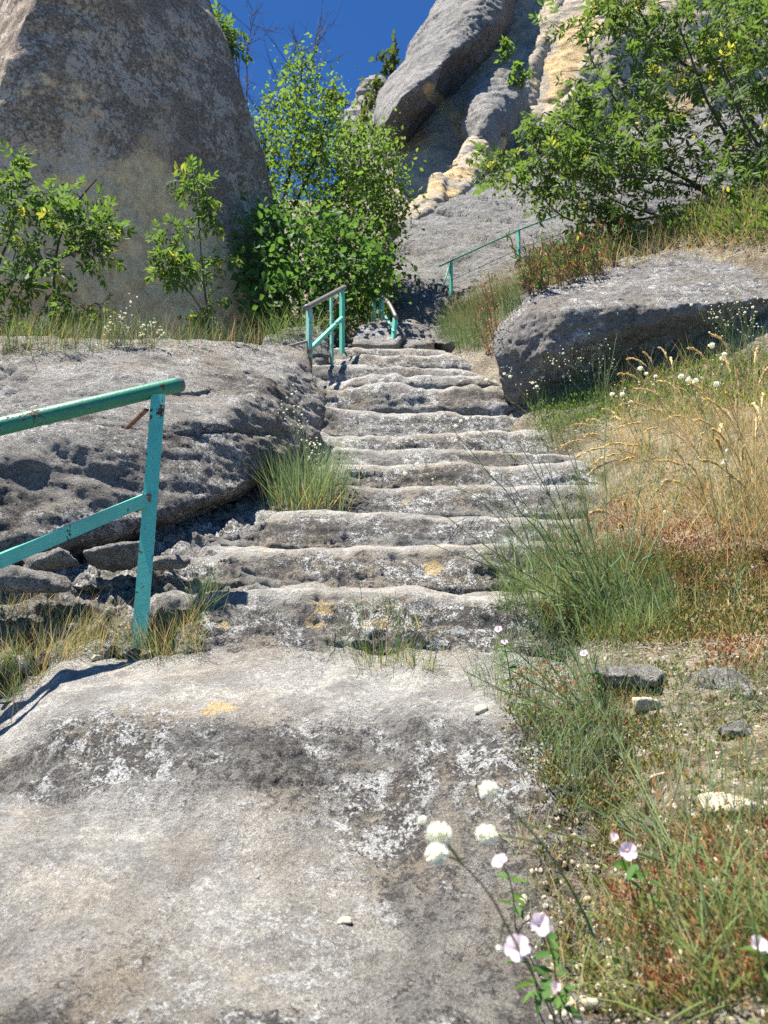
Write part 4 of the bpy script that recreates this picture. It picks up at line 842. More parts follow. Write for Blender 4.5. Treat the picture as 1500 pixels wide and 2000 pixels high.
# ---- grass and herbs
def blades(base, L, az, lean, bend, w, rng=None, n=4):
    """ribbons: base (N,3); L length; az heading; lean at the foot and extra bend (radians from upright)"""
    rng = rng or RNG; N = len(base); h = np.stack([np.cos(az), np.sin(az), 0 * az], 1); side = np.stack([-np.sin(az), np.cos(az), 0 * az], 1)
    tw = rng.uniform(0, np.pi, N); side = side * np.cos(tw)[:, None] + h * np.sin(tw)[:, None] * .6
    p = base.copy(); Vs = []
    for i in range(n + 1):
        t = i / n; ww = w * (1 - t ** 2.2) * (.6 + .8 * min(t * 3, 1) * .5)
        if i < n: Vs += [p - side * ww[:, None] / 2, p + side * ww[:, None] / 2]
        else: Vs += [p]
        a = lean + bend * (t + .5 / n) ; p = p + (h * np.sin(a)[:, None] + np.array((0, 0, 1.)) * np.cos(a)[:, None]) * (L / n)[:, None]
    V = np.stack(Vs, 1); k = V.shape[1]; f = [(2 * i, 2 * i + 1, 2 * i + 3, 2 * i + 2) for i in range(n - 1)]; f4 = np.array(f); ft = np.array([(2 * n - 2, 2 * n - 1, 2 * n)])
    o = (np.arange(N) * k)[:, None, None]
    F4 = (f4[None] + o).reshape(-1, 4); F3 = (ft[None] + o).reshape(-1, 3)
    return V.reshape(-1, 3), [F4, F3], {'tint': np.repeat(rng.random(N), k)}
def ground_points(poly, n, rng, maxd=14):
    poly = np.array(poly, float); lo = poly.min(0); hi = poly.max(0); out = []; tries = 0
    while len(out) < n and tries < n * 6:
        tries += 1; u, v = rng.uniform(lo, hi); c = False; j = len(poly) - 1
        for i in range(len(poly)):
            if (poly[i][1] > v) != (poly[j][1] > v) and u < (poly[j][0] - poly[i][0]) * (v - poly[i][1]) / (poly[j][1] - poly[i][1]) + poly[i][0]: c = not c
            j = i
        if not c: continue
        h = hit(u, v)
        if h is not None and h[1] < maxd: out.append(h)
    return np.array(out)
def grass_field(name, label, poly, n, L, w, mat, seed, lean=.35, bend=.8, az=None, azs=3.2, clump=0, cat=None, kind='stuff', maxd=14, sink=.01):
    rng = np.random.default_rng(500 + seed); b = ground_points(poly, max(8, n // (clump or 1)), rng, maxd)
    if clump:
        b = np.repeat(b, clump, 0); b[:, :2] += rng.normal(0, .02, (len(b), 2)) * (b[:, 1:2] / 4 + .3)
    N = len(b); a = (rng.uniform(-azs, azs, N) + (az if az is not None else 0))
    l = L * rng.uniform(.45, 1.15, N); V, F, at = blades(b - np.array((0, 0, sink)), l, a, np.abs(rng.normal(0, lean, N)), rng.uniform(.1, 1, N) * bend, w * rng.uniform(.6, 1.3, N), rng)
    return solid(name, V, F, M[mat], label, cat, None, kind, at, base=b[0])
def tuft(name, label, cat, u, v, n, spread, L, w, mats, seed, lean=.5, bend=.7, az=None, azs=3.2, group=None, flowers=0):
    """one plant: a root Empty with a mass of blades"""
    rng = np.random.default_rng(700 + seed); c = hit(u, v); root = thing(name, tuple(c), label, cat, group)
    for mi, (mat, frac, Lf) in enumerate(mats):
        m = int(n * frac); b = c + np.concatenate([rng.normal(0, spread, (m, 2)), np.zeros((m, 1))], 1)
        for i in range(m):
            h = drop(b[i, 0], b[i, 1], c[2] + .25); b[i, 2] = h[2] - .01 if h is not None and abs(h[2] - c[2]) < .25 else c[2] - .02
        out = np.arctan2(b[:, 1] - c[1], b[:, 0] - c[0]); a = out + rng.normal(0, .7, m) if az is None else az + rng.uniform(-azs, azs, m)
        V, F, at = blades(b, L * Lf * rng.uniform(.5, 1.15, m), a, np.abs(rng.normal(0, lean, m)), rng.uniform(.1, 1, m) * bend, w * rng.uniform(.6, 1.3, m), rng, 5)
        o = part('blades', V, F, root, M[mat], at); o['kind'] = 'stuff'
    return root, c, rng
def ball(r, rough=.25, rng=None, n=5):
    rng = rng or RNG; V = []; F = []
    for i in range(n + 1):
        th = math.pi * i / n
        for j in range(8):
            ph = 2 * math.pi * j / 8; k = r * (1 + rough * rng.uniform(-1, 1)); V.append((k * math.sin(th) * math.cos(ph), k * math.sin(th) * math.sin(ph), k * .8 * math.cos(th)))
    for i in range(n):
        for j in range(8): F.append((i * 8 + j, i * 8 + (j + 1) % 8, i * 8 + 8 + (j + 1) % 8, i * 8 + 8 + j))
    return np.array(V), np.array(F)
def pompom(r, rng, n=110):
    """a round head of many tiny florets"""
    d = rng.normal(size=(n, 3)); d /= np.linalg.norm(d, axis=1, keepdims=True); v, f = leaf_shape(r * .55, r * .34, .1, .1)
    V, F, at = instance([(v, f)], d * r * .55 * np.array((1, 1, .85)), d + rng.normal(0, .3, d.shape), rng.normal(size=d.shape), np.ones(n), rng); c, cf = ball(r * .72, .15, rng)
    return join_sets([(V, F, at), (c, cf)])
def herb(name, label, cat, base, tips, mat_stem, r, leaf=None, heads=None, seed=0, group=None, arch=.12, headname='flower_head', subs=0, subtips=None):
    """tips: list of 3D points; leaf: (material, length, width, number per stem, from, to)"""
    rng = np.random.default_rng(900 + seed); root = thing(name, tuple(base), label, cat, group); LB = []; LD = []; LL = []
    fine = []
    for t in tips:
        t = np.array(t); b = base + np.r_[rng.normal(0, .012, 2), 0]; L = np.linalg.norm(t - b)
        mid = .5 * (b + t) + np.array((0, 0, arch * L)) + rng.normal(0, .03, 3) * L
        s = curve([b, mid, t], 16); s[1:-1] += .012 * L * np.stack([fbm(s[1:-1] / (.12 * L + .01), 2, .5, k + 9 * rng.random()) for k in range(3)], 1)
        V, F = polytube(s, r, r * .45, 5); part('stem', V, F, root, M[mat_stem], {'tint': np.full(len(V), rng.random())})
        for q in range(subs):
            i = rng.integers(7, 14); dv = s[min(i + 1, 15)] - s[i]; dv /= np.linalg.norm(dv); e = dv + rng.normal(0, .45, 3); e /= np.linalg.norm(e); l = L * rng.uniform(.1, .28)
            q3 = curve([s[i], s[i] + e * l * .5 + np.array((0, 0, .02 * L)), s[i] + e * l + np.array((0, 0, .06 * L))], 6); fine.append(polytube(q3, r * .5, r * .3, 4)); 
            if subtips is not None: subtips.append(q3[-1])
        if leaf:
            for q in range(leaf[3]):
                f = rng.uniform(leaf[4], leaf[5]); i = min(14, int(f * 15)); dv = s[i + 1] - s[i]; dv /= np.linalg.norm(dv)
                e = dv + rng.normal(0, .45, 3); LB.append(s[i]); LD.append(e); LL.append(leaf[1] * (1.15 - .7 * f) * rng.uniform(.6, 1.2))
    if fine:
        V, F, at = join_sets(fine); o = part('side_stems', V, F, root, M[mat_stem], at); o['kind'] = 'stuff'
    if LB:
        v, f = leaf_shape(1, leaf[2], .3, .12); V, F, at = instance([(v, f), leaf_shape(1, leaf[2], .2, -.1)], np.array(LB), np.array(LD), rng.normal(0, 1, (len(LB), 3)) + np.array((0, 0, 1)), np.array(LL), rng)
        o = part('foliage', V, F, root, M[leaf[0]], at); o['kind'] = 'stuff'
    return root, rng

# ================================================================ ground cover
GREENS = [('grass_green', .7, 1.0), ('grass_dry', .3, .8)]
# left ledge, behind the long boulder, slope on the right
grass_field('grass', 'sparse dry and green grass round the foot of the near post', [(0, 1170), (120, 1180), (250, 1230), (390, 1200), (400, 1290), (200, 1295), (0, 1300)], 800, .13, .0022, 'grass_green', 1, lean=.5, bend=1.0)
grass_field('dry_grass', 'dry straw grass beside the near post', [(0, 1150), (120, 1180), (250, 1225), (390, 1215), (400, 1285), (200, 1290), (0, 1300)], 900, .15, .002, 'grass_dry', 2, lean=.5, bend=1.0)
grass_field('grass', 'tall thin grass along the back of the layered boulder', [(0, 660), (200, 655), (420, 640), (520, 650), (520, 690), (430, 674), (200, 688), (0, 700)], 900, .30, .004, 'grass_green', 3, lean=.3, bend=.7, maxd=10.5)
grass_field('dry_grass', 'pale dry grass along the back of the layered boulder', [(0, 665), (200, 660), (520, 660), (520, 690), (200, 690), (0, 705)], 420, .30, .003, 'grass_dry', 4, lean=.3, bend=.7, maxd=10.5)
grass_field('grass', 'feathery green grass on the slope left of the flat-topped boulder', [(850, 660), (880, 610), (960, 570), (1020, 560), (1020, 600), (970, 640), (950, 690), (900, 690)], 3400, .42, .005, 'grass_green', 5, lean=.4, bend=.6, az=2.6, azs=1.6)
grass_field('dry_grass', 'straw coloured grass above the flat-topped boulder', [(880, 610), (960, 545), (1060, 520), (1200, 480), (1200, 530), (1030, 575), (900, 660)], 2200, .4, .005, 'grass_dry', 6, lean=.4, bend=.6, az=2.6, azs=1.6)
grass_field('grass', 'mixed green grass on the bank right of the steps', [(1040, 800), (1200, 770), (1820, 720), (1820, 1100), (1200, 1000), (1130, 900), (1050, 850)], 5700, .22, .0032, 'grass_green', 7, lean=.7, bend=.9)
grass_field('dry_grass', 'golden dry grass on the bank right of the steps', [(1130, 860), (1250, 800), (1820, 720), (1820, 1150), (1250, 1050), (1150, 930)], 5400, .26, .003, 'grass_dry', 8, lean=.95, bend=1.0)
grass_field('grass', 'green grass at the foot of the bank beside the ledge', [(960, 1180), (1100, 1050), (1300, 1080), (1320, 1230), (1200, 1280), (1050, 1250)], 2600, .2, .003, 'grass_green', 9, lean=.6, bend=.9)
grass_field('grass', 'blue green blades along the edge of the ledge', [(900, 1330), (1000, 1240), (1200, 1290), (1240, 1420), (1150, 1560), (1060, 1480), (1000, 1400)], 1500, .15, .003, 'grass_blue', 10, lean=.7, bend=.9)
grass_field('grass', 'green blades beside the pale worn slab', [(980, 1640), (1200, 1560), (1820, 1560), (1820, 2000), (1100, 2000), (1040, 1850)], 780, .13, .003, 'grass_blue', 11, lean=.8, bend=1.0)
grass_field('grass', 'bright green long blades in the near corner beside the slab', [(1150, 1850), (1320, 1760), (1820, 1720), (1820, 2000), (1200, 2000)], 510, .2, .005, 'grass_green', 12, lean=.8, bend=1.1)
grass_field('dry_grass', 'dead straw and stalks between the near plants', [(960, 1350), (1200, 1300), (1820, 1250), (1820, 2000), (1080, 2000), (1020, 1700)], 1950, .12, .002, 'grass_dry', 13, lean=1.0, bend=.8)

grass_field('dry_grass', 'reddish straw tangle over the lower bank', [(1060, 1000), (1250, 900), (1820, 850), (1820, 1250), (1280, 1230), (1080, 1180)], 2250, .2, .0024, 'grass_dry', 14, lean=1.0, bend=.9)
grass_field('grass', 'thin green grass at the dropped left end of the ledge', [(0, 1290), (70, 1290), (40, 1360), (0, 1400)], 200, .14, .0022, 'grass_green', 15, lean=.5, bend=.9)
grass_field('grass', 'grass and herbs creeping over the right rim of the steps', [(960, 1100), (1080, 990), (1160, 900), (1220, 950), (1150, 1080), (1010, 1180)], 1300, .2, .003, 'grass_blue', 16, lean=.7, bend=.8, az=2.8, azs=1.8)
grass_field('dry_grass', 'matted dead thatch over the soil of the bank', [(1050, 1050), (1200, 850), (1820, 700), (1820, 1300), (1250, 1290), (1060, 1240)], 6300, .12, .0028, 'grass_dry', 20, lean=1.35, bend=.4)
grass_field('grass', 'tangled grey green stalks across the near soil', [(1010, 1380), (1200, 1290), (1820, 1280), (1820, 1700), (1150, 1700), (1060, 1560)], 1950, .17, .0024, 'grass_blue', 21, lean=.9, bend=.9)
grass_field('dry_grass', 'dark brown litter of twigs and straw on the near soil', [(1050, 1400), (1250, 1330), (1820, 1330), (1820, 2000), (1120, 2000), (1050, 1750)], 2700, .06, .002, 'brown_leaf', 22, lean=1.45, bend=.3)
grass_field('dry_grass', 'tall straw on the upper bank below the flat-topped boulder', [(1180, 760), (1300, 720), (1820, 680), (1820, 880), (1200, 880)], 2850, .34, .0036, 'grass_dry', 23, lean=.7, bend=1.0)
grass_field('dry_grass', 'short straw along the back of the flat-topped boulder', [(1200, 520), (1350, 465), (1820, 450), (1820, 500), (1300, 520)], 1050, .3, .005, 'grass_dry', 24, lean=.7, bend=.8, maxd=18)
grass_field('grass', 'weeds standing before the shaded face of the flat-topped boulder', [(1010, 800), (1100, 730), (1300, 690), (1500, 640), (1500, 760), (1250, 800), (1080, 850)], 1300, .34, .004, 'grass_green', 25, lean=.45, bend=.7)
grass_field('grass', 'thin weeds on the pale soil at the right', [(1220, 1290), (1500, 1260), (1820, 1300), (1820, 1600), (1250, 1560)], 700, .13, .0024, 'grass_green', 26, lean=.7, bend=.9)
def leaf_cover(name, label, poly, n, L, W, mat, seed, per=14, h=.05, maxd=12):
    """low cushions of tiny fleshy leaves"""
    rng = np.random.default_rng(1200 + seed); b = ground_points(poly, n, rng, maxd); pos = []; d = []
    for c in b:
        k = rng.integers(per // 2, per + 1); q = rng.normal(0, 1, (k, 3)) * np.array((.5, .5, .25)) * h; q[:, 2] = np.abs(q[:, 2]) + .004
        pos.append(c + q); e = q / h + np.array((0, 0, .8)) + rng.normal(0, .3, (k, 3)); d.append(e)
    pos = np.concatenate(pos); d = np.concatenate(d)
    V, F, at = instance([leaf_shape(L, W, .5, -.1), leaf_shape(L * .8, W, .5, -.3)], pos, d, rng.normal(size=d.shape), rng.uniform(.6, 1.3, len(d)), rng)
    return solid(name, V, F, M[mat], label, None, None, 'stuff', {'tint': at['tint']}, base=b[0])
leaf_cover('stonecrop', 'yellow green stonecrop mats on the dry bank', [(1080, 1160), (1200, 1090), (1480, 1080), (1820, 1190), (1380, 1260), (1150, 1260)], 930, .016, .008, 'sedum_green', 1, per=24, h=.05)
leaf_cover('stonecrop', 'rusty red stonecrop among the grass of the bank', [(1060, 1100), (1200, 960), (1820, 940), (1820, 1100), (1250, 1180), (1080, 1240)], 930, .014, .007, 'sedum_red', 2, per=20, h=.06)
leaf_cover('stonecrop', 'orange red stonecrop on the pale soil at the right edge', [(1370, 1240), (1820, 1220), (1820, 1300), (1380, 1320)], 90, .014, .008, 'sedum_red', 3, per=20, h=.035)
leaf_cover('stonecrop', 'brick red stonecrop along the edge of the ledge', [(960, 1340), (1060, 1300), (1250, 1340), (1240, 1420), (1100, 1430), (1000, 1380)], 90, .011, .006, 'sedum_red', 4, per=22, h=.03)
leaf_cover('stonecrop', 'dull green stonecrop under the wiry plants', [(1000, 1380), (1250, 1330), (1330, 1480), (1250, 1600), (1100, 1600), (1020, 1480)], 260, .012, .006, 'sedum_green', 5, per=20, h=.035)
leaf_cover('stonecrop', 'russet stonecrop in the near corner', [(1150, 1640), (1820, 1580), (1820, 1900), (1300, 1960), (1180, 1800)], 480, .009, .005, 'sedum_red', 6, per=26, h=.026)
leaf_cover('herb_cover', 'dark green low leaves in the near corner', [(1050, 1580), (1820, 1520), (1820, 2000), (1150, 2000), (1060, 1800)], 300, .014, .006, 'sedum_green', 7, per=20, h=.03)
leaf_cover('herb_cover', 'low green herbs in front of the flat-topped boulder', [(1040, 800), (1130, 770), (1300, 720), (1820, 650), (1820, 760), (1250, 830), (1080, 850)], 630, .035, .012, 'leaf_small', 8, per=16, h=.12)
leaf_cover('fallen_leaves', 'curled brown dead leaves on the soil among the near plants', [(1000, 1420), (1250, 1380), (1450, 1500), (1400, 1650), (1150, 1620)], 70, .022, .011, 'brown_leaf', 9, per=2, h=.02)
grass_field('dry_grass', 'tawny grass under the tangled tree', [(1180, 520), (1300, 430), (1820, 340), (1820, 480), (1320, 490), (1220, 530)], 2250, .45, .006, 'grass_dry', 17, lean=.6, bend=.8, maxd=18)
grass_field('grass', 'rough green grass under the tangled tree', [(1180, 520), (1300, 430), (1820, 340), (1820, 480), (1320, 490), (1220, 530)], 1950, .4, .006, 'grass_green', 18, lean=.6, bend=.8, maxd=18)
leaf_cover('undergrowth', 'leafy undergrowth in the shade of the tangled tree', [(1200, 500), (1320, 420), (1820, 330), (1820, 470), (1330, 480)], 390, .07, .03, 'leaf_right', 10, per=22, h=.25, maxd=18)
grass_field('grass', 'weeds filling the hollow behind the second and third railing', [(500, 650), (640, 600), (780, 560), (780, 620), (690, 650), (540, 680)], 1200, .4, .007, 'grass_green', 19, lean=.6, bend=.8, maxd=22)
leaf_cover('stonecrop', 'dull green stonecrop scattered over the pale soil at the right', [(1230, 1290), (1500, 1270), (1820, 1300), (1820, 1560), (1280, 1540)], 170, .012, .006, 'sedum_green', 11, per=20, h=.03)
# ---- bush on the slope
def bush(label, poly, n, h, L, W, mats, seed, cat='bush'):
    rng = np.random.default_rng(1300 + seed); b = ground_points(poly, n, rng, 16); root = thing('bush', tuple(b[0]), label, cat)
    A = []; B = []; P_ = []; D_ = []
    for c in b:
        hh = h * rng.uniform(.5, 1.1); lean = np.array((rng.normal(-.15, .25), rng.normal(-.1, .25), 1.)); tip = c + lean * hh; s = curve([c, (c + tip) / 2 + rng.normal(0, .06, 3), tip], 6); A.append(s[:-1]); B.append(s[1:])
        for k in range(16):
            i = rng.integers(1, 6); P_.append(s[i] + rng.normal(0, .03, 3)); D_.append(lean * .6 + rng.normal(0, .5, 3))
    A = np.concatenate(A); V, F = tubes(A, np.concatenate(B), np.full(len(A), .005), np.full(len(A), .003), 4); o = part('stems', V, F, root, M['stem_brown'], {'tint': np.repeat(rng.random(len(A)), 8)}); o['kind'] = 'stuff'
    P_ = np.array(P_); D_ = np.array(D_); pick = rng.integers(0, len(mats), len(P_))
    for k, m in enumerate(mats):
        q = pick == k; V, F, at = instance([leaf_shape(L, W, .2, .1), leaf_shape(L, W, .2, .3)], P_[q], D_[q], rng.normal(0, 1, (q.sum(), 3)), rng.uniform(.6, 1.4, q.sum()), rng)
        o = part('foliage', V, F, root, M[m], at); o['kind'] = 'stuff'
bush('dense dark green bush tinged with red on the slope above the flat-topped boulder', [(1020, 580), (1040, 520), (1110, 480), (1200, 470), (1210, 510), (1170, 545), (1060, 575)], 260, .42, .075, .014, ['leaf_dark', 'leaf_pine', 'sedum_red'], 1)
bush('tall reddish withered bush beside the left end of the flat-topped boulder', [(940, 700), (955, 640), (972, 640), (965, 700)], 14, .55, .03, .012, ['sedum_red', 'brown_leaf'], 2)

# ---- single plants
tuft('grass_tuft', 'bushy blue-green tuft growing against the right end of the layered boulder', 'grass tuft', 600, 985, 900, .11, .42, .0055, [('grass_blue', .8, 1.0), ('grass_dry', .25, .5)], 1, lean=.35, bend=.6)
tuft('grass_tuft', 'short green tuft in the crack between the lowest ledge and the next step', 'grass tuft', 745, 1285, 320, .075, .15, .0032, [('grass_green', .8, 1), ('grass_dry', .2, .8)], 2, lean=.7, bend=.6)
tuft('grass_tuft', 'second short green tuft right of the first on the back of the lowest ledge', 'grass tuft', 815, 1300, 130, .04, .11, .003, [('grass_green', .8, 1), ('grass_dry', .2, .8)], 3, lean=.8, bend=.6)
tuft('grass_tuft', 'small bluish tuft in the shade right of the near post', 'grass tuft', 395, 1165, 140, .035, .16, .0035, [('grass_blue', .9, 1)], 4, lean=.5, bend=.6)
tuft('grass_tuft', 'loose straw and green tuft right at the foot of the near post', 'grass tuft', 330, 1275, 260, .06, .2, .0025, [('grass_green', .5, 1), ('grass_dry', .5, 1)], 5, lean=.6, bend=.7)
tuft('grass_tuft', 'dry reddish tuft at the lower left edge of the ledge', 'grass tuft', 90, 1285, 300, .09, .2, .0025, [('grass_green', .35, 1), ('grass_dry', .6, 1)], 6, lean=.6, bend=.7)
tuft('grass_tuft', 'green tuft over a dark hole at the right edge of the middle steps', 'grass tuft', 1090, 845, 520, .13, .22, .004, [('grass_green', 1, 1)], 7, lean=.8, bend=.5)
tuft('grass_tuft', 'dense clump of green blades around the foot of the tall wiry stems', 'grass tuft', 1190, 1210, 620, .14, .34, .0055, [('grass_blue', .75, 1), ('grass_green', .3, .8)], 8, lean=.6, bend=.7, az=2.7, azs=1.6)

# ---- golden grass with arching seed heads
def seed_grass(label, u, v, tips, seed):
    rng = np.random.default_rng(1500 + seed); c = hit(u, v); root = thing('seed_grass', tuple(c), label, 'grass plant', 'golden seed grasses on the bank')
    for (tu, tv, td) in tips:
        t = P(tu, tv, c[1] + td); b = c + np.r_[rng.normal(0, .05, 2), -.02]; L = np.linalg.norm(t - b); mid = b * .45 + t * .55 + np.array((0, 0, .38 * L)); s = curve([b, mid, t], 22)
        V, F = polytube(s[:15], .0022, .0014, 5); st = part('stem', V, F, root, M['grass_dry'], {'tint': np.full(len(V), rng.random() * .6)})
        h = s[14:]; n = 46; i = rng.uniform(0, len(h) - 1.01, n); k = i.astype(int); p = h[k] + (h[k + 1] - h[k]) * (i - k)[:, None]; dv = h[k + 1] - h[k]; dv /= np.linalg.norm(dv, axis=1, keepdims=True)
        V, F, at = instance([leaf_shape(.030, .0085, .4, 0)], p, dv + rng.normal(0, .16, p.shape), rng.normal(size=p.shape), rng.uniform(.7, 1.2, n), rng)
        tv_, tf_ = polytube(h, np.interp(np.linspace(0, 1, len(h)), [0, .3, 1], [.003, .005, .002]), None, 6)
        V, F, at = join_sets([(V, F, at), (tv_, tf_)]); part('seed_head', V, F, root, M['seed'], at)
    m = 60; b = c + np.concatenate([rng.normal(0, .07, (m, 2)), np.full((m, 1), -.03)], 1)
    V, F, at = blades(b, rng.uniform(.2, .6, m), rng.uniform(0, 6.3, m), np.abs(rng.normal(0, .3, m)), rng.uniform(.3, 1.2, m), np.full(m, .003), rng, 5); o = part('blades', V, F, root, M['grass_dry'], at); o['kind'] = 'stuff'
seed_grass('golden seed grass whose heads arch highest, at the right edge in front of the flat-topped boulder', 1480, 930, [(1350, 680, -.1), (1395, 655, 0), (1415, 700, .1), (1345, 750, -.2), (1440, 730, .1), (1480, 680, .2), (1500, 720, .1), (1420, 770, -.1)], 1)
seed_grass('golden seed grass with heads drooping leftwards over the bank, below the tallest ones', 1390, 900, [(1240, 760, -.1), (1290, 745, .1), (1215, 790, 0), (1330, 760, .1), (1200, 840, -.2), (1265, 800, -.1), (1300, 820, -.3), (1250, 850, -.3)], 2)
seed_grass('low golden seed grass leaning down towards the middle steps', 1300, 930, [(1130, 890, 0), (1160, 905, -.1), (1185, 870, .1), (1215, 900, -.1), (1225, 870, 0), (1150, 925, -.1)], 3)
seed_grass('single pale seed heads arching over the rim of the steps right of the wiry clump', 1260, 1080, [(1160, 1000, 0), (1220, 985, -.1), (1215, 1030, -.1), (1280, 960, 0)], 4)
seed_grass('ragged golden seed grass at the right edge, halfway down the bank', 1490, 1080, [(1400, 860, -.1), (1450, 880, 0), (1480, 820, .1), (1425, 930, -.1), (1500, 900, 0), (1380, 900, .05)], 5)

seed_grass('golden seed grass in the middle of the bank behind the red stonecrop', 1400, 1020, [(1290, 900, 0), (1320, 880, .1), (1350, 910, 0), (1370, 850, .1), (1300, 940, -.1), (1410, 830, .2)], 6)
seed_grass('bleached seed grass between the flat-topped boulder and the golden heads', 1330, 850, [(1230, 700, .1), (1260, 690, .1), (1290, 680, .1), (1210, 730, 0), (1310, 700, .2)], 7)
seed_grass('tall golden seed grass in the thick of the right edge, below the highest heads', 1490, 1000, [(1380, 780, 0), (1410, 800, .1), (1360, 820, 0), (1440, 770, .1), (1470, 790, .2), (1395, 840, -.1), (1490, 770, .2)], 8)
seed_grass('golden seed grass spilling over the rim beside the dark hole', 1240, 900, [(1120, 830, .1), (1150, 820, .1), (1180, 800, .2), (1145, 850, 0), (1200, 815, .2), (1100, 870, 0)], 9)
# ---- wiry green plants
def wiry(label, u, v, tips, seed, r=.003, leaf=('grass_blue', .085, .07, 26, .05, .75), subs=3, heads=None, dd=.0):
    c = hit(u, v); st = []
    T = [P(a, b, c[1] + q) for a, b, q in tips]
    root, rng = herb('wiry_plant', label, 'plant', c, T, 'stem_green', r, leaf, None, seed, 'wiry plants beside the steps', arch=.02, subs=subs, subtips=st)
    if heads:
        for p in (T if heads == 'tips' else []):
            V, F, at = pompom(.011, rng, 60); part('flower_head', V + p, F, root, M['white_flower'], at)
    return root, st, c
wiry('tallest wiry plant with stems fanning out leftwards across the steps', 1200, 1225, [(880, 830, -.1), (945, 985, -.25), (1010, 860, .0), (1110, 830, .1), (1182, 700, .2), (860, 1000, -.2), (985, 930, -.1), (1060, 900, 0), (1255, 770, .2), (1310, 830, .3), (1390, 800, .2), (1140, 960, 0), (840, 1060, -.3), (1080, 1000, -.1), (900, 1080, -.3)], 1)
wiry('wiry plant leaning left from the shady gap beside the lowest ledge', 1180, 1420, [(990, 1120, .1), (1040, 1090, .15), (930, 1200, 0), (960, 1290, 0), (1080, 1120, .2), (905, 1310, -.1), (1010, 1210, .1), (1120, 1180, .2)], 2, .0024, ('grass_blue', .06, .08, 22, .05, .85))
wiry('thin wiry plant with upright bare stems at the right edge', 1440, 1190, [(1380, 880, 0), (1440, 930, .1), (1480, 960, 0), (1350, 1020, -.1), (1500, 1000, .1)], 3, .002, ('grass_blue', .06, .07, 14, .05, .8))
wiry('sprawling wiry plant with long diagonal stems over the near soil', 1330, 1690, [(1080, 1350, .2), (1130, 1300, .25), (1020, 1500, .05), (1200, 1420, .3), (1400, 1480, .3), (1010, 1600, 0), (1180, 1560, .2)], 4, .0018, ('grass_blue', .045, .1, 22, .03, .95))
wiry('pale green stem reaching in from the right edge over the stony soil', 1560, 1400, [(1370, 1375, -.1), (1400, 1345, 0), (1430, 1450, -.1)], 5, .002, ('grass_blue', .05, .12, 22, .2, .98))

# ---- white flowers on thin stems
def white_plant(label, u, v, tips, seed, r=.0016, hr=.012, subs=6, mat='stem_green', group='white flowered herbs', leafn=10, small=.006):
    c = hit(u, v); T = [P(a, b, c[1] + q) for a, b, q in tips]; st = []
    root, rng = herb('white_flower_plant', label, 'flower', c, T, mat, r, ('grass_blue', .05, .09, leafn, .02, .6), None, 50 + seed, group, arch=.04, subs=subs, subtips=st)
    for p in T:
        V, F, at = pompom(hr * rng.uniform(.8, 1.2), rng, 50); part('flower_head', V + p, F, root, M['white_flower'], at)
    sets = []
    for p in st:
        v, f, at = pompom(small * rng.uniform(.6, 1.3), rng, 14); sets.append((v + p, f, at))
    if sets:
        V, F, at = join_sets(sets); o = part('florets', V, F, root, M['white_flower'], at); o['kind'] = 'stuff'
white_plant('white flowers before the dark hollow at the left end of the flat-topped boulder', 1060, 830, [(985, 730, 0), (997, 735, 0), (1040, 748, 0), (1048, 755, 0), (1060, 737, .1), (950, 742, 0), (1100, 735, .1)], 1, hr=.016)
white_plant('cloud of tiny white flowers before the shaded face of the flat-topped boulder', 1170, 800, [(1150, 650, .1), (1170, 680, .1), (1200, 635, .2), (1230, 640, .2), (1255, 625, .2), (1130, 700, .1), (1190, 700, .1), (1100, 690, 0), (1080, 710, 0)], 2, hr=.01, subs=12)
white_plant('big white flower heads standing over the golden grass', 1390, 880, [(1345, 742, 0), (1358, 744, 0), (1400, 750, 0), (1410, 700, .1), (1415, 692, .1), (1330, 735, 0), (1390, 675, 0)], 3, hr=.02, subs=4)
white_plant('white flowers branching at the right edge above the golden grass', 1470, 760, [(1350, 595, .1), (1380, 590, .1), (1420, 575, 0), (1440, 590, 0), (1455, 610, 0), (1400, 620, .1), (1470, 600, 0), (1430, 560, .2)], 4, hr=.012, subs=12)
white_plant('small white flower cluster hovering over the middle steps', 1010, 900, [(900, 822, -.4), (912, 818, -.4), (925, 815, -.4), (890, 832, -.4), (890, 860, -.4)], 5, hr=.013, subs=3)
white_plant('lower white flower cluster over the steps, left of the tallest wiry plant', 1010, 1010, [(795, 900, -.6), (780, 912, -.6), (815, 906, -.6), (790, 925, -.6)], 6, hr=.012, subs=3)
white_plant('bluish white flower heads in the grass right of the middle steps', 1270, 900, [(1232, 785, 0), (1250, 720, 0), (1262, 730, 0), (1280, 735, .1), (1215, 770, 0), (1195, 770, 0)], 7, hr=.017, subs=5)
white_plant('tiny white flowers above the blue-green tuft at the layered boulder', 600, 960, [(605, 868, 0), (615, 870, 0), (625, 868, 0), (610, 880, 0), (550, 790, .2), (570, 770, .3), (560, 800, .2), (590, 810, .2)], 8, hr=.008, subs=8)
white_plant('dry white flowered herb standing on the layered boulder before the huge rock', 230, 680, [(215, 630, 0), (235, 620, 0), (245, 612, 0), (255, 590, 0), (205, 640, 0), (250, 640, 0)], 9, hr=.009, subs=8, mat='stem_brown', leafn=4, small=.006)
white_plant('second dry white flowered herb, nearer the slender sapling', 300, 680, [(280, 635, 0), (300, 630, 0), (310, 645, 0), (275, 655, 0), (320, 650, 0)], 10, hr=.008, subs=8, mat='stem_brown', leafn=4, small=.006)
white_plant('white flowered herb under the shrub behind the second railing', 470, 665, [(455, 590, 0), (470, 600, 0), (445, 610, 0), (490, 605, 0), (500, 620, 0), (435, 630, 0)], 11, hr=.009, subs=8, small=.006)
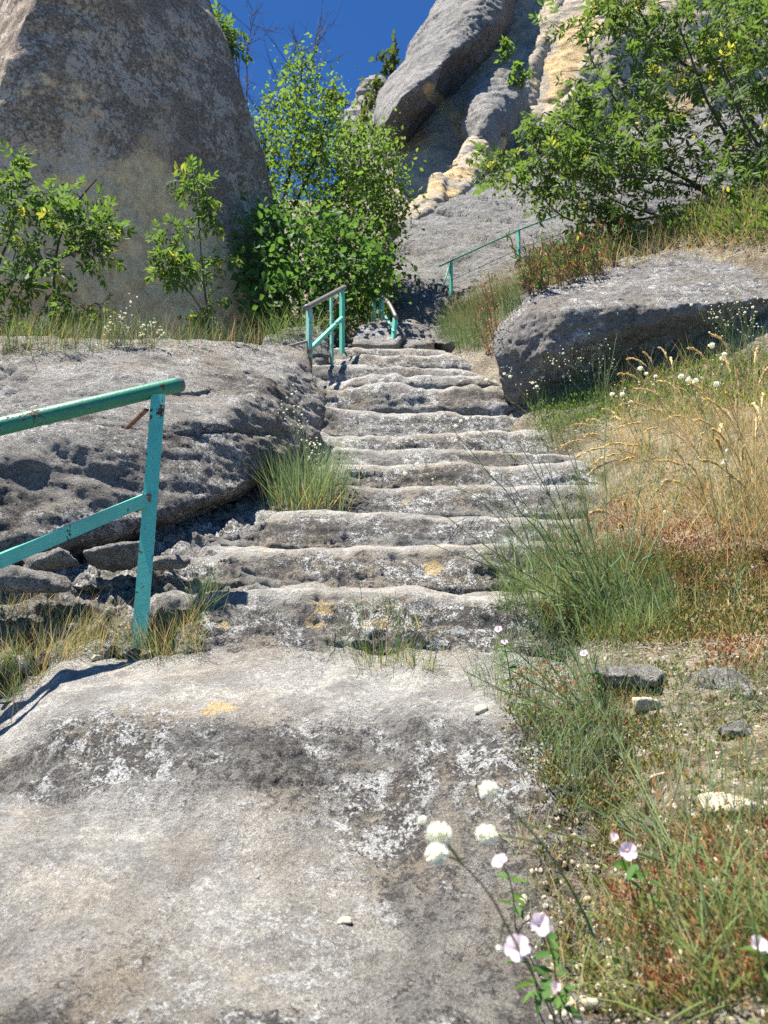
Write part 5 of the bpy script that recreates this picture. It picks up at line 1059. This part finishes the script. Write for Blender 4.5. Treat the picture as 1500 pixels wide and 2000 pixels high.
white_plant('white flowers at the right edge low on the bank among the golden stalks', 1440, 980, [(1412, 905, 0), (1300, 1000, -.1), (1420, 880, 0)], 12, hr=.01, subs=3)
# ---- the near white pompoms
def pom_plant():
    rng = np.random.default_rng(77); b = hit(1080, 1985); b = b if b is not None else P(1080, 1985, .9)
    root = thing('white_flower_plant', tuple(b), 'close white pompom flowers, out of focus, in front of the crusted ledge', 'flower')
    H = [(955, 1543, 20, .86), (855, 1630, 28, .80), (853, 1668, 23, .765), (950, 1630, 22, .88), (824, 1602, 11, .80), (975, 1852, 8, .88)]
    k0 = P(985, 1800, .87); k1 = P(905, 1690, .83); k2 = P(1060, 1650, 1.0)
    part('stem', *polytube(curve([b, P(1040, 1900, .9), k0], 14), .0017, .0014), root, M['stem_green'], {'tint': np.zeros(14 * 6)})
    part('stem', *polytube(curve([k0, P(960, 1740, .85), k1], 12), .0013, .001), root, M['stem_brown'], {'tint': np.zeros(12 * 6)})
    for (u, v, r, d), a in zip(H, (k2, k1, k1, k2, k1, k0)):
        r = r * .9
        p = P(u, v, d); q = curve([a, (a + p) / 2 + np.array((0, 0, .005)), p], 10); V, F = polytube(q, .0014, .0008, 5); part('stem', V, F, root, M['stem_green'], {'tint': np.full(len(V), .3)})
        V, F, at = pompom(r * PX(d), rng, 160 if r > 15 else 50); part('flower_head', V + p, F, root, M['white_flower'], at)
    V, F = polytube(curve([P(1160, 1830, 1.1), P(1120, 1730, 1.08), k2], 14), .0022, .0014); part('stem', V, F, root, M['stem_green'], {'tint': np.full(len(V), .6)})
pom_plant()
# ---- pale pink flowers
def blossom(r, rng, closed=False):
    n = 30; rings = 6; V = []; F = []; Hh = r * (1.6 if closed else .75)
    for i in range(rings + 1):
        t = i / rings
        for j in range(n):
            a = 2 * math.pi * j / n; lobe = 1 - .10 * t * (abs(math.sin(2.5 * a)) ** .35 < .5) - .09 * t * (1 - abs(math.sin(2.5 * a)) ** .5)
            rr = r * (.10 + (.55 if closed else .9) * t ** (1.6 if not closed else 1.1)) * lobe; V.append((rr * math.cos(a), rr * math.sin(a), Hh * (t ** .7) - Hh + .06 * r * math.sin(5 * a + 1) * t))
    for i in range(rings):
        for j in range(n): F.append((i * n + j, i * n + (j + 1) % n, (i + 1) * n + (j + 1) % n, (i + 1) * n + j))
    return np.array(V), np.array(F)
def pink(label, u, v, r, d, seed, face=(0, -.7, .7), closed=False, foot=None):
    rng = np.random.default_rng(1700 + seed); p = P(u, v, d); g = None
    fu, fv = foot or (u + rng.uniform(10, 60), min(1990, v + 130)); g = hit(fu, fv)
    if g is None or abs(g[1] - d) > .5: g = p + np.array((.03, .03, -.12))
    root = thing('pink_flower_plant', tuple(g), label, 'flower', 'pale pink bindweed flowers'); z = np.array(face, float); z /= np.linalg.norm(z); y = np.cross(z, (1, .2, 0)); y /= np.linalg.norm(y); x = np.cross(y, z)
    r = r * .88; V, F = blossom(r * PX(d), rng, closed); W = V @ np.stack([x, y, z]) + p
    part('blossom', W, F, root, M['pink_flower'], {'tint': np.full(len(V), rng.random())})
    c = p - z * r * PX(d) * (1.6 if closed else .75); s = curve([g, (g + c) / 2 + np.array((.01, .01, .03)), c], 12); V, F = polytube(s, .0014, .001, 5); part('stem', V, F, root, M['stem_green'], {'tint': np.full(len(V), .2)})
    v, f = ball(.16 * r * PX(d) + .0012, .1, rng); part('calyx', v + c, f, root, M['stem_green'], {'tint': np.full(len(v), .2)})
    k = 9; i = rng.integers(2, 9, k); V, F, at = instance([leaf_shape(.032, .013, .2, .15)], s[i], rng.normal(0, 1, (k, 3)) * np.array((1, 1, .4)), rng.normal(0, .3, (k, 3)) + np.array((0, 0, 1)), rng.uniform(.7, 1.2, k), rng)
    part('foliage', V, F, root, M['leaf_dark'], at)['kind'] = 'stuff'
pink('open pale pink flower, upper one of the close pair at the slab edge', 1057, 1805, 23, .95, 1, (.15, -.75, .6))
pink('larger pale pink flower, lower left one of the close pair at the slab edge', 1010, 1850, 27, .90, 2, (-.2, -.75, .65))
pink('pale pink flower standing over the dark gap among green leaves', 1227, 1662, 19, 1.12, 3, (-.1, -.9, .4))
pink('small half-open pinkish bud above the lone flower in the leaves', 1200, 1632, 14, 1.14, 4, (.2, -.5, .8), True)
pink('pale pink flower tilted beside the close white pompoms', 975, 1680, 18, 1.1, 5, (-.5, -.4, .8))
pink('closed pink bud low beside the slab near the bottom of the picture', 1085, 1925, 16, .92, 6, (.1, -.4, .9), True)
pink('pale pink flower cut by the right edge near the bottom corner', 1485, 1845, 20, 1.0, 7, (.2, -.7, .7))
pink('tiny pink flower, upper of two on the steps behind the lowest ledge', 973, 1228, 9, 2.35, 8, (-.3, -.7, .6))
pink('tiny pink bud, lower of two on the steps behind the lowest ledge', 985, 1253, 8, 2.3, 9, (0, -.6, .7))
pink('tiny pale pink flower among the wiry stems', 1140, 1275, 9, 2.2, 10, (-.4, -.6, .6))

# ---- loose stones
def stone(label, u, v, w, h, mat, seed, lift=.25, name='stone'):
    c = hit(u, v)
    if c is None: return
    rng = np.random.default_rng(1900 + seed); s = PX(c[1]); k = 11; q = rng.normal(size=(k, 3)); q /= np.linalg.norm(q, axis=1, keepdims=True); q = q * np.array((w * .5 * s, max(w, h) * .42 * s, h * .5 * s)) + c + np.array((0, 0, lift * h * s))
    V, F = rock_geo([q], max(.0025, w * s / 30), 1, w * s * .07, w * s * .35, w * s * .025, off=seed * 3.3); z = np.zeros(len(V))
    solid(name, V, F, M[mat], label, 'stone', None, None, {'wear': z, 'dark': z - .6, 'tan': z + (.5 if mat == 'pale' else 0)})
M['pale'] = rock_material('pale_limestone', 3.0, light=(0.55, 0.49, 0.38), mid=(0.45, 0.39, 0.29), dark=(0.2, 0.17, 0.13), tan=(0.56, 0.42, 0.24), dark_lo=.6, dark_hi=.7, white_amt=.2, tan_lo=.78, bump=.5)
M['white_stone'] = rock_material('white_pebble', 3.0, light=(0.72, 0.70, 0.66), mid=(0.6, 0.58, 0.55), dark=(0.3, 0.29, 0.27), dark_lo=.62, dark_hi=.7, white_amt=.2, tan_lo=.9, bump=.4)
stone('flat pale cream stone on the soil behind the wiry plants', 1262, 1385, 76, 30, 'pale', 1)
stone('pale sandy block lying half buried at the right near the bottom', 1420, 1585, 120, 50, 'pale', 2)
stone('yellowish stone at the right end of the ledge top', 940, 1392, 34, 22, 'pale', 3)
stone('small pale stone lying in front of the near post', 190, 1288, 32, 13, 'pale', 4)
stone('square grey stone wedged under the foot of the near post', 262, 1283, 40, 22, 'boulder_grey', 5)
stone('bright white pebble on the soil at the right', 1398, 1452, 17, 12, 'white_stone', 6)
stone('white stone half hidden by stalks near the ledge corner', 1060, 1374, 24, 15, 'white_stone', 7)
stone('grey stone beside the flat cream one', 1212, 1405, 34, 26, 'boulder_grey', 8)
stone('pale rounded stone among the red stonecrop at the right edge', 1452, 1293, 30, 20, 'pale', 9)
stone('small pale stone left of the rounded one under the stonecrop', 1440, 1248, 18, 12, 'pale', 10)
stone('tiny yellow pebble lying on the broad worn slab', 503, 1716, 10, 9, 'pale', 11)
stone('cream chip of stone on the right half of the broad worn slab', 672, 1803, 36, 16, 'pale', 12)
stone('black stone at the left edge below the ledge', 12, 1376, 30, 16, 'boulder', 13)
stone('pinkish flake of stone on the soil near the dead leaves', 1290, 1520, 30, 18, 'pale', 14)
stone('two-toned stone at the foot of the flowers at the bottom', 1150, 1965, 44, 28, 'pale', 15)
for i, (u, v, w, h) in enumerate([(1225, 1322, 210, 50), (1420, 1335, 240, 50), (1450, 1425, 110, 34)]):
    stone(('low dark rock shelf under the stonecrop, left one', 'low dark rock shelf at the right edge below the red stonecrop', 'rough dark stone at the right edge below the shelves')[i], u, v, w, h, 'boulder', 40 + i, -.12, 'rock')
def gravel():
    rng = np.random.default_rng(44); b = ground_points([(1180, 1250), (1500, 1230), (1500, 2000), (1080, 2000), (1000, 1750), (1150, 1450)], 700, rng); sets = []
    shapes = [ball(1, .35, rng, 3) for _ in range(6)]
    V, F, at = instance(shapes, b, rng.normal(size=b.shape), rng.normal(size=b.shape), np.abs(rng.normal(.003, .003, len(b))) + .001, rng); z = np.zeros(len(V))
    solid('gravel', V, F, M['pale'], 'small pale pebbles scattered over the soil', None, None, 'stuff', {'wear': z, 'dark': z - .4, 'tan': z}, base=b[0])
gravel()
